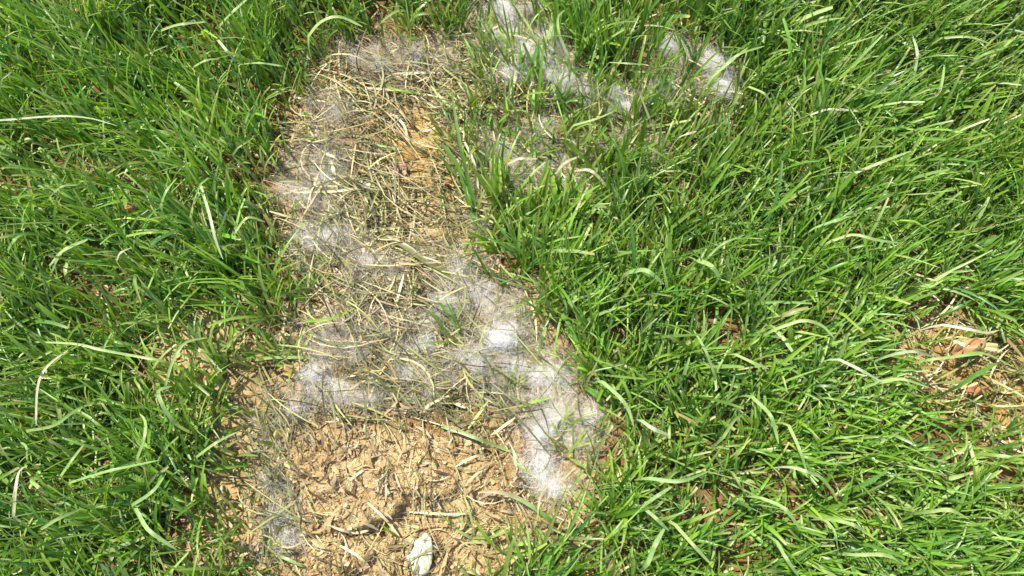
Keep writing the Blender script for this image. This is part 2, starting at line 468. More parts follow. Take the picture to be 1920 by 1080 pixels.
def lawn(name, n_tuft, box, per, seg, inner=None, seed=1):
    r = np.random.default_rng(seed)
    x = r.uniform(box[0], box[1], n_tuft); y = r.uniform(box[2], box[3], n_tuft)
    if inner is not None:
        k = ~((x > inner[0]) & (x < inner[1]) & (y > inner[2]) & (y < inner[3]))
        x, y = x[k], y[k]
    tphi_n = (fbm(x, y, 9, 2, 61) - .5) * 5.0
    cnt = r.poisson(per, len(x))
    tid = np.repeat(np.arange(len(x)), cnt)
    n = len(tid)
    bx = x[tid] + r.normal(0, 0.0042, n); by = y[tid] + r.normal(0, 0.0042, n)
    px, py = w2px(bx, by)
    d, upr, gap, ll = zone_density(px, py, bx, by)
    k = r.random(n) < d
    tid, bx, by, px, py, upr, gap, ll = tid[k], bx[k], by[k], px[k], py[k], upr[k], gap[k], ll[k]
    n = len(tid)
    root = np.stack([bx, by, ground_z(bx, by) - 0.002], 1)
    # comb of the lawn: outwards and up the picture, swirled by noise, each tuft with its own lean
    fx = bx * 1.9; fy = (by - 0.10) * 0.9 + 0.22
    base = np.arctan2(fy, fx)
    tr = r.normal(0, 0.6, len(x))[tid]
    phi = base + tphi_n[tid] * 0.45 + tr + r.normal(0, 0.55, n)
    loose = r.random(n) < np.where((px > 1100) & (py > 500), 0.40, 0.26)
    phi = np.where(loose, r.uniform(-math.pi, math.pi, n), phi)
    th0 = np.abs(r.normal(0.24, 0.18, n)) + 0.08 * np.abs(r.normal(0, 1, len(x)))[tid]
    kap = np.abs(r.normal(0.70, 0.65, n))
    bent = r.random(n) < 0.16
    kap = np.where(bent, kap + r.uniform(0.8, 1.5, n), kap)
    L = np.clip(r.normal(0.045, 0.013, n), 0.014, 0.085) * (1 + 0.25 * (fbm(bx, by, 12, 2, 71) - .5) * 2)
    L = L * (1 - 0.22 * smooth(450, 800, py) * smooth(950, 1200, px))
    kap = kap * (0.72 + 0.28 * smooth(250, 650, py)) + 0.35 * smooth(450, 800, py) * r.random(n)
    th0 = th0 * (0.8 + 0.2 * smooth(250, 650, py))
    L = L * np.where(px < 700, 0.5 + 0.5 * smooth(0, 100, poly_sd(px, py, CORE)), 0.75 + .25 * smooth(0, 60, poly_sd(px, py, CORE)))
    L = L * np.where(poly_sd(px, py, CORE) < -30, 0.6, 1.0)
    L = L * (1 - 0.25 * gap - 0.15 * ll - .12 * upr)
    W = np.clip(np.exp(r.normal(math.log(0.00172), 0.33, n)), 0.0008, 0.0042)
    ks = np.where(r.random(n) < 0.13, r.uniform(0.4, 0.8, n), 2.0)
    ka = r.uniform(0.6, 1.5, n)
    tcol = GREENS[r.choice(5, len(x), p=[.34, .24, .22, .12, .08])][tid]
    col = tcol * 0.6 + GREENS[r.choice(5, n, p=[.31, .22, .22, .12, .13])] * 0.4
    col = col * np.exp(r.normal(0, 0.16, n))[:, None]
    big = fbm(bx, by, 7, 2, 81)[:, None]
    col = col * (0.85 + 0.35 * big)
    # wilted and dry blades: few in the lawn, many around the patch
    core = poly_sd(px, py, CORE)
    edge = np.clip(1 - np.abs(core) / np.where(px < 640, 110, 60), 0, 1)
    pol = np.clip(0.03 + 0.35 * upr + 0.55 * edge + 0.45 * gap + 0.25 * ll, 0, .85)
    u = r.random(n)
    ol = u < pol
    mixo = r.uniform(0.35, 0.9, n)[:, None]
    col = np.where(ol[:, None], col * (1 - mixo) + OLIVES[r.integers(0, 4, n)] * mixo, col)
    dry = r.random(n) < np.clip(0.02 + 0.10 * upr + 0.10 * edge + 0.22 * gap + 0.12 * ll, 0, 1)
    col = np.where(dry[:, None], STRAWS[r.integers(0, 5, n)], col)
    th0 = np.where(dry, r.uniform(0.7, 1.3, n), th0)
    tip = np.where(r.random(n) < 0.34, r.uniform(0.03, 0.2, n), -0.2)
    me = blade_mesh(name, root, phi, th0, kap, L, W, col, seg=seg, kink=(ks, ka), tipdry=tip, rs=r)
    return obj(name, me, GRASS, kind='stuff', label="dense green lawn grass growing all round the bare patch", cat="grass"), n

INNER = (-0.60, 0.60, -0.16, 0.64)
g1, n1 = lawn("lawn_grass", 9000, INNER, 9.4, 6, seed=3)
g2, n2 = lawn("outer_lawn_grass", 9000, (-1.5, 1.5, -0.95, 1.6), 4, 4, inner=INNER, seed=4)
g2['label'] = "further green lawn grass beyond the grass round the patch"
print("blades", n1, n2)

# ------------------------------------------------------------------ litter: flat dead bits and straws nobody could count
def in_zone(n, poly, box, r, soft=25):
    out = []
    tot = 0
    while tot < n:
        u = r.uniform(box[0], box[1], n * 2); v = r.uniform(box[2], box[3], n * 2)
        k = poly_sd(u, v, poly) + r.normal(0, soft, n * 2) < 0
        out.append(np.stack([u[k], v[k]], 1)); tot += k.sum()
    return np.concatenate(out)[:n]

def thin(uv, r, spots, tufts=0.6):
    """leave the golden soil spots and the fluff tufts free of straw"""
    u, v = uv[:, 0], uv[:, 1]
    k = np.zeros(len(u))
    for a, b, rx, ry, s in spots:
        k = np.maximum(k, s * smooth(1.3, .6, ((u - a) / rx) ** 2 + ((v - b) / ry) ** 2))
    k = np.maximum(k, tufts * near_tuft(u, v, 14, 14))
    return uv[r.random(len(u)) > k]
GOLD = [(620, 590, 40, 24, .5), (860, 470, 40, 22, .5), (640, 250, 30, 40, .4), (765, 295, 62, 48, .8), (800, 235, 60, 34, .8), (815, 390, 45, 60, .7), (690, 240, 30, 26, .4), (640, 690, 60, 50, .5), (700, 505, 80, 24, .5)]

def lying(name, uv, Lr, Wr, cols, lift, curve, r, seg=5, mat=None, ang=None, fold=(0.0, 0.2), **tags):
    n = len(uv)
    c = px2w(uv[:, 0], uv[:, 1], 0.0)
    L = r.uniform(*Lr, n) if isinstance(Lr, tuple) else Lr
    a = r.uniform(0, 2 * math.pi, n) if ang is None else ang
    s = np.linspace(-.5, .5, seg + 1)[None]
    cv = r.normal(0, curve, n)[:, None]
    t = a[:, None] + cv * s * 2
    D = np.stack([np.cos(t), np.sin(t)], -1) * (L / seg)[:, None, None]
    P2 = np.concatenate([np.zeros((n, 1, 2)), np.cumsum(D[:, :-1], 1)], 1)
    P2 = P2 - P2.mean(1, keepdims=True) + c[:, None, :2]
    z = ground_z(P2[..., 0], P2[..., 1])
    z = z.mean(1, keepdims=True) * 0.7 + z * 0.3
    lf = r.uniform(0, 1, n)[:, None] ** 1.5 * lift
    tilt = r.normal(0, 0.35, n)[:, None]
    z = np.maximum(z + lf + tilt * s * np.minimum(L, .02)[:, None] + (0.25 - s ** 2) * r.uniform(-.1, .3, n)[:, None] * L[:, None], z + 0.0004)
    P = np.concatenate([P2, z[..., None]], -1)
    roll = r.normal(0, 0.6, n)[:, None] + r.normal(0, 0.8, n)[:, None] * s
    sd, up = frames(P, roll)
    W = r.uniform(*Wr, n)[:, None] * np.interp(s, [-.5, -.3, .2, .5], [.5, 1, 1, .3])
    V, q = strips(P, sd, up, W, r.uniform(*fold, n))
    cc = cols[r.integers(0, len(cols), n)] * np.exp(r.normal(0, 0.2, n))[:, None]
    cc = np.repeat(np.repeat(cc[:, None], seg + 1, 1)[:, :, None], 3, 2).reshape(-1, 3)
    return obj(name, mesh_np(name, V, q, cc), mat or STRAW, **tags)

r = np.random.default_rng(21)
TANS = np.array([(0.42, 0.33, 0.165), (0.34, 0.24, 0.105), (0.50, 0.42, 0.25), (0.22, 0.145, 0.06), (0.38, 0.27, 0.11), (0.12, 0.075, 0.035)])
lying("soil_litter", in_zone(2600, SOIL, (450, 1150, 700, 1200), r, 45), (0.002, 0.010), (0.0003, 0.0008), TANS, 0.0012, 0.9, r, seg=3,
      kind='stuff', label="fine tan crumbs and chaff covering the bare soil", cat="litter")
lying("lawn_litter", np.stack([r.uniform(-150, 2100, 9000), r.uniform(-150, 1250, 9000)], 1), (0.004, 0.016), (0.0008, 0.0024), TANS * .75, 0.008, 0.5, r, seg=3,
      kind='stuff', label="brown dead bits lying under the lawn grass", cat="litter")
uv = thin(in_zone(2500, THATCH, (500, 1000, 50, 760), r, 22), r, GOLD)
lying("thatch", uv, (0.014, 0.060), (0.0004, 0.0013), np.concatenate([STRAWS, STRAWS * .75, OLIVES, OLIVES * .6, TANS * .7]), 0.011, 0.5, r, seg=6,
      ang=r.normal(-0.5, 0.75, len(uv)), kind='stuff', label="tangle of thin dead straw in the upper half of the bare patch", cat="thatch")
uv = thin(in_zone(1000, CORE, (480, 1120, 60, 800), r, 30), r, GOLD, .45)
lying("wilted_grass", uv, (0.020, 0.060), (0.0005, 0.0016), np.concatenate([OLIVES, OLIVES * .5]), 0.010, 0.4, r, seg=6,
      ang=r.normal(-0.7, 0.6, len(uv)), kind='stuff', label="thin wilted dark olive grass matted flat over the patch", cat="wilted grass")
uv = thin(in_zone(800, UPPER, (820, 1420, -20, 460), r, 30), r, [], .55)
lying("wilted_grass", uv, (0.020, 0.055), (0.0007, 0.0020), np.concatenate([OLIVES, OLIVES * .6, STRAWS[:3], GREENS[:2]]), 0.012, 0.4, r, seg=6,
      ang=r.normal(-0.6, 0.8, len(uv)), kind='stuff', label="wilted grey green grass matted among the white fluff at the top", cat="wilted grass")
lying("wilted_grass", in_zone(420, RIGHT_GAP, (1650, 2080, 560, 860), r, 40), (0.012, 0.040), (0.0005, 0.0016), np.concatenate([OLIVES, STRAWS[:3]]), 0.010, 0.4, r, seg=6,
      kind='stuff', label="thin wilted grass over the brown gap at the edge of the lawn", cat="wilted grass")

uv = thin(in_zone(420, SOIL, (470, 1120, 720, 1150), r, 30), r, [(590, 890, 60, 60, .8), (680, 970, 70, 30, .7)], .2)
lying("thatch", uv, (0.010, 0.045), (0.0004, 0.0012), np.concatenate([STRAWS, TANS * .8, OLIVES * .8]), 0.005, 0.5, r, seg=6,
      kind='stuff', label="sparse thin straws scattered over the bare soil", cat="thatch")
uv = np.stack([r.normal(515, 28, 170), r.uniform(760, 1090, 170)], 1)
lying("wilted_grass", uv, (0.015, 0.045), (0.0004, 0.0012), np.concatenate([OLIVES, OLIVES * .5]), 0.009, 0.4, r, seg=6, ang=r.normal(-0.8, 0.5, 170),
      kind='stuff', label="thin dark wilted strands along the left rim of the bare soil", cat="wilted grass")

# ------------------------------------------------------------------ white fluff
def fibres(c, L, W, curl, r, seg=6, lay=0.0, mid=1.0, lie=None):
    """thin curled fibres starting at points c (n,3)"""
    n = len(c)
    d = r.normal(0, 1, (n, 3)); d[:, 2] *= (0.55 - lay * 0.45)
    if lie is not None:
        d = np.stack([np.cos(lie), np.sin(lie), r.normal(0, .22, n)], 1)
    d /= np.linalg.norm(d, axis=1, keepdims=True)
    P = [c]
    st = (L / seg)[:, None]
    p = c
    turn = r.normal(0, 1, (n, 3)) * curl
    for k in range(seg):
        d = d + turn + r.normal(0, 1, (n, 3)) * curl * 0.6
        d[:, 2] -= 0.10 * lay
        d /= np.linalg.norm(d, axis=1, keepdims=True)
        p = p + d * st
        P.append(p)
    P = np.stack(P, 1)
    P = P - (P[:, [seg // 2]] - P[:, [0]]) * mid
    gz = ground_z(P[..., 0], P[..., 1]) + 0.0005
    P[..., 2] = np.maximum(P[..., 2], gz)
    sd, up = frames(P, r.uniform(0, 3.1, n)[:, None] + np.zeros((1, seg + 1)))
    prof = np.interp(np.linspace(0, 1, seg + 1), [0, .3, 1], [.7, 1, .5])[None]
    Wk = W[:, None] * prof
    A = P - sd * Wk[..., None] / 2; B = P + sd * Wk[..., None] / 2
    V = np.stack([A, B], 2).reshape(-1, 3)
    b = ((np.arange(n) * (seg + 1) * 2)[:, None] + (np.arange(seg) * 2)[None]).ravel()
    q = np.stack([b, b + 1, b + 3, b + 2], 1)
    return V, q

def fluff_tuft(u, v, rx, ry, dens, label, grey=0.0, hz=0.008, core=True, warm=0.0, angle=0.0, seed=0):
    """a soft tuft: matted heart with loose fibres all round"""
    r = np.random.default_rng(100 + seed)
    k = 0.00041
    ax, ay = rx * k, ry * k
    c0 = px2w(u, v, 0.003)
    lift = 0.003 + .0015 * (dens > .75) + (.006 if v < 230 and u > 850 else 0.0)
    gz0 = float(ground_z(c0[0], c0[1]))
    n = int(min(dens, 1.1) ** 1.8 * (rx * ry) ** 0.5 * (90 + 60 * max(0, dens - .8)))
    g = r.normal(0, 0.50, (n, 3))
    g *= (1 / np.maximum(1, np.linalg.norm(g, axis=1) / 1.25))[:, None]
    # a few denser lumps inside the tuft make its outline uneven
    lumps = r.normal(0, 0.62, (7, 2))
    which = r.choice(7, n, p=np.array([5, 4, 3, 2, 1, 1, 1]) / 17.0)
    sp = np.array([.4, .55, .8, 1.1, 1.4, 1.7, 2.0])[which]
    g[:, :2] = g[:, :2] * sp[:, None] + lumps[which] * 0.8
    ca_, sa_ = math.cos(angle), math.sin(angle)
    X0, Y0 = g[:, 0] * ax, g[:, 1] * ay
    x = c0[0] + X0 * ca_ - Y0 * sa_; y = c0[1] + X0 * sa_ + Y0 * ca_
    keep = fbm(x, y, 260, 3, 90 + seed) > 0.36 + 0.16 * r.random(n)
    x, y, g, which = x[keep], y[keep], g[keep], which[keep]; n = len(x)
    z = ground_z(x, y) + lift + np.abs(g[:, 2]) * hz * .7 * np.exp(-(g[:, 0] ** 2 + g[:, 1] ** 2))
    c = np.stack([x, y, z], 1)
    L = r.uniform(0.006, 0.017, n)
    kk_ = (r.random(n) < .6 * min(1, max(0, dens - .95)))
    c[:, :2] = np.where(kk_[:, None], c0[None, :2] + (lumps[which % 3] * .55 + r.normal(0, .34, (n, 2))) * np.array((ax, ay)), c[:, :2])
    c[:, 2] = np.where(kk_, ground_z(c[:, 0], c[:, 1]) + lift + r.uniform(.15, .9, n) * hz, c[:, 2])
    far = r.random(n) < 0.14
    L = np.where(far, L * 1.9, L) * np.where(kk_, .5, 1.0)
    W = r.uniform(0.00007, 0.00015, n)
    lie = r.uniform(0, 6.28) + (fbm(c[:, 0], c[:, 1], 160, 2, 7) - .5) * 12 + r.normal(0, .7, n)
    V, q = fibres(c, L, W, 0.40, r, seg=6, lay=0.85, lie=lie)
    base = np.array((0.88, 0.855, 0.82)) * (1 - grey) + np.array((0.66, 0.61, 0.54)) * grey  # grey dulls the fibres; on left and top tufts it paints in shade
    base = base * (1 - warm) + np.array((0.80, 0.74, 0.58)) * warm
    col = np.repeat((base * np.exp(r.normal(0, .06, n))[:, None])[:, None], 14, 1).reshape(-1, 3)
    o = Vector((c0[0], c0[1], gz0))
    V = V - np.array(o)
    me = mesh_np("fluff_tuft", V, q, np.clip(col, 0, .95))
    t = obj("fluff_tuft", me, FLUFF, label=label, cat="fluff tuft", group="white fluff tufts caught in the grass", loc=o)
    if core and dens >= 1.2:
        vs, fs = [], []
        for j in range(4):
            m_, off = ico(3), len(vs)
            kk = min(.8, dens * .5) * (1, .8, .6, .45)[j]
            s1 = r.uniform(.4, .7) * ax * kk, r.uniform(.4, .7) * ay * kk, r.uniform(.5, .8) * hz
            lx, ly = lumps[j] * 0.55 * np.array((ax, ay))
            for (a, b, cc) in m_[0]:
                kx = 1 + .35 * math.sin(a * 5 + j) * math.cos(b * 4 + j * 2) + .2 * math.sin(b * 11 + cc * 9 + j) + r.normal(0, .09)
                px_, py_ = a * s1[0] * kx + lx, b * s1[1] * kx + ly
                X_, Y_ = px_ * ca_ - py_ * sa_, px_ * sa_ + py_ * ca_
                vs.append((X_, Y_, cc * s1[2] * kx + float(ground_z(c0[0] + X_, c0[1] + Y_)) - gz0 + .001))
            fs.extend([[x_ + off for x_ in f] for f in m_[1]])
        cm = mesh_np("matted_heart", np.array(vs), np.array(fs), np.tile(np.clip(base, 0, .95), (len(vs), 1)))
        obj("matted_heart", cm, FLUFF, parent=t)
    return t

_ico = {}
def ico(sub):
    if sub not in _ico:
        import bmesh
        bm = bmesh.new()
        bmesh.ops.create_icosphere(bm, subdivisions=sub, radius=1.0)
        bm.verts.index_update()
        _ico[sub] = ([tuple(v.co) for v in bm.verts], [[v.index for v in f.verts] for f in bm.faces])
        bm.free()
    return _ico[sub]

for i, (u, v, rx, ry, de, lab, kw) in enumerate(TUFTS):
    fluff_tuft(u, v, rx, ry, de, lab, seed=i, **kw)

def veil(name, ells, total, label, seed, grey):
    r = np.random.default_rng(seed)
    e = np.array(ells, float)
    a = e[:, 2] * e[:, 3] * e[:, 4]
    w_ = r.choice(len(e), total, p=a / a.sum())
    g = r.normal(0, 0.55, (total, 2))
    u = e[w_, 0] + g[:, 0] * e[w_, 2]; v = e[w_, 1] + g[:, 1] * e[w_, 3]
    nn = fbm((u + v) / 60.0, (v - u) / 22.0, 1.0, 4, 5)
    k = nn > 0.42 + .12 * r.random(total)
    u, v = u[k], v[k]; n = len(u)
    c = px2w(u, v, 0.003)
    c[:, 2] = ground_z(c[:, 0], c[:, 1]) + r.uniform(0.001, 0.007, n)
    V, q = fibres(c, r.uniform(0.010, 0.030, n), r.uniform(0.00007, 0.00014, n), 0.26, r, seg=6, lay=0.9, lie=(fbm(c[:, 0], c[:, 1], 70, 2, 8) - .5) * 11 + r.normal(0, .8, n))
    base = np.array((0.80, 0.73, 0.62)) * np.exp(r.normal(0, .12, n))[:, None]
    return obj(name, mesh_np(name, V, q, np.clip(np.repeat(base[:, None], 14, 1).reshape(-1, 3), 0, .88)), FLUFF, kind='stuff', label=label, cat="fluff")
VEIL = [(590, 340, 60, 110, .65), (620, 210, 50, 60, .55), (720, 115, 110, 35, 1), (830, 90, 60, 40, 1), (950, 60, 80, 60, 1.2), (1040, 130, 50, 80, 1.2),
        (1160, 210, 90, 60, .9), (1090, 320, 60, 60, 1.3), (960, 290, 70, 80, 1.3), (1270, 160, 90, 60, 1), (1220, 260, 60, 50, .8), (610, 460, 60, 50, .8),
        (720, 490, 120, 40, 1), (860, 510, 60, 40, 1), (830, 580, 70, 50, 1.2), (940, 580, 80, 60, 1.3), (660, 650, 100, 70, 1.2), (770, 690, 90, 60, 1),
        (910, 690, 100, 50, 1.3), (1030, 740, 70, 80, 1.3), (1080, 800, 50, 60, 1), (1020, 880, 50, 70, 1.1), (640, 740, 90, 30, 1), (500, 820, 35, 80, .3),
        (530, 960, 40, 80, .3), (560, 780, 50, 40, .4), (905, 380, 30, 80, .7)]
veil("fluff_web", VEIL, 80000, "thin grey web of matted fluff spread over the patch between the tufts", 77, .2)

# ------------------------------------------------------------------ single blades that can be picked out
PAL = dict(pale=(0.33, 0.43, 0.14), mint=(0.29, 0.41, 0.14), white=(0.42, 0.49, 0.28), straw=(0.60, 0.51, 0.29), green=(0.11, 0.26, 0.035), lime=(0.24, 0.40, 0.05),
           olive=(0.20, 0.20, 0.07), dark=(0.11, 0.12, 0.07), tan=(0.42, 0.30, 0.14), cream=(0.56, 0.51, 0.32), mid=(0.24, 0.38, 0.10))
def spline(pts, m):
    P = np.array(pts, float)
    if len(P) == 2: P = np.array([P[0], (P[0] + P[1]) / 2 + np.array([(P[1] - P[0])[1], -(P[1] - P[0])[0], 0]) * .03, P[1]])
    E = np.concatenate([[2 * P[0] - P[1]], P, [2 * P[-1] - P[-2]]])
    d = np.r_[0, np.cumsum(np.linalg.norm(np.diff(P[:, :2], axis=0), axis=1))]
    out = []
    for t in np.linspace(0, d[-1], m):
        i = min(np.searchsorted(d, t, side='right') - 1, len(P) - 2)
        f = (t - d[i]) / (d[i + 1] - d[i] + 1e-9)
        p0, p1, p2, p3 = E[i:i + 4]
        out.append(.5 * (2 * p1 + (p2 - p0) * f + (2 * p0 - 5 * p1 + 4 * p2 - p3) * f * f + (3 * p1 - p0 - 3 * p2 + p3) * f ** 3))
    return np.array(out)

def single(name, label, cat, group, colour, wpx, pts, z, root=True, seed=0, tip=None, prof=None):
    """pts: pixels along the blade (root end first); z = (height at start, in the middle, at the end) above the ground in mm"""
    r = np.random.default_rng(500 + seed)
    m = 11
    Q = spline([(a, b, 0) for a, b in pts], m)
    h = np.interp(np.linspace(0, 1, m), [0, .5, 1], np.array(z) * .001)
    P = px2w(Q[:, 0], Q[:, 1], h)
    P[:, 2] = h + ground_z(P[:, 0], P[:, 1])
    P2 = px2w(Q[:, 0], Q[:, 1], P[:, 2])
    P = P2
    if root:
        d = P[0] - P[1]; d = d / (np.linalg.norm(d) + 1e-9)
        hz = max(P[0, 2] - float(ground_z(P[0, 0], P[0, 1])), .002)
        d[2] = 0
        ext = []
        for f in (1.0, .66, .33):
            e = P[0] + d * hz * 0.16 * (1 - (1 - f) ** 2)
            e[2] = P[0, 2] - hz * (1.05 * f ** 1.3)
            ext.append(e)
        P = np.concatenate([np.array(ext), P])
    n = len(P)
    P = P[None]
    t = np.linspace(-1, 1, n)[None]
    sd, up = frames(P, r.normal(0, .25) + r.normal(0, .35) * t)
    W = wpx * .00041 * np.interp(np.linspace(0, 1, n), [0, .25, .7, .92, 1], prof or [.55, .95, 1, .7, .22])[None]
    V, q = strips(P, sd, up, W, np.array([r.uniform(.08, .22)]))
    c = np.tile(np.array(PAL[colour]), (n, 1))
    if tip:
        k = np.linspace(0, 1, n)[:, None]
        k = np.clip((k - .35) / .5, 0, 1)
        c = c * (1 - k) + np.array(PAL[tip]) * k
    o = P[0, 0].copy()
    V = V - o
    return obj(name, mesh_np(name, V, q, np.repeat(c, 3, 0)), GRASS if name == "grass_blade" else STRAW, label=label, cat=cat, group=group, loc=o)

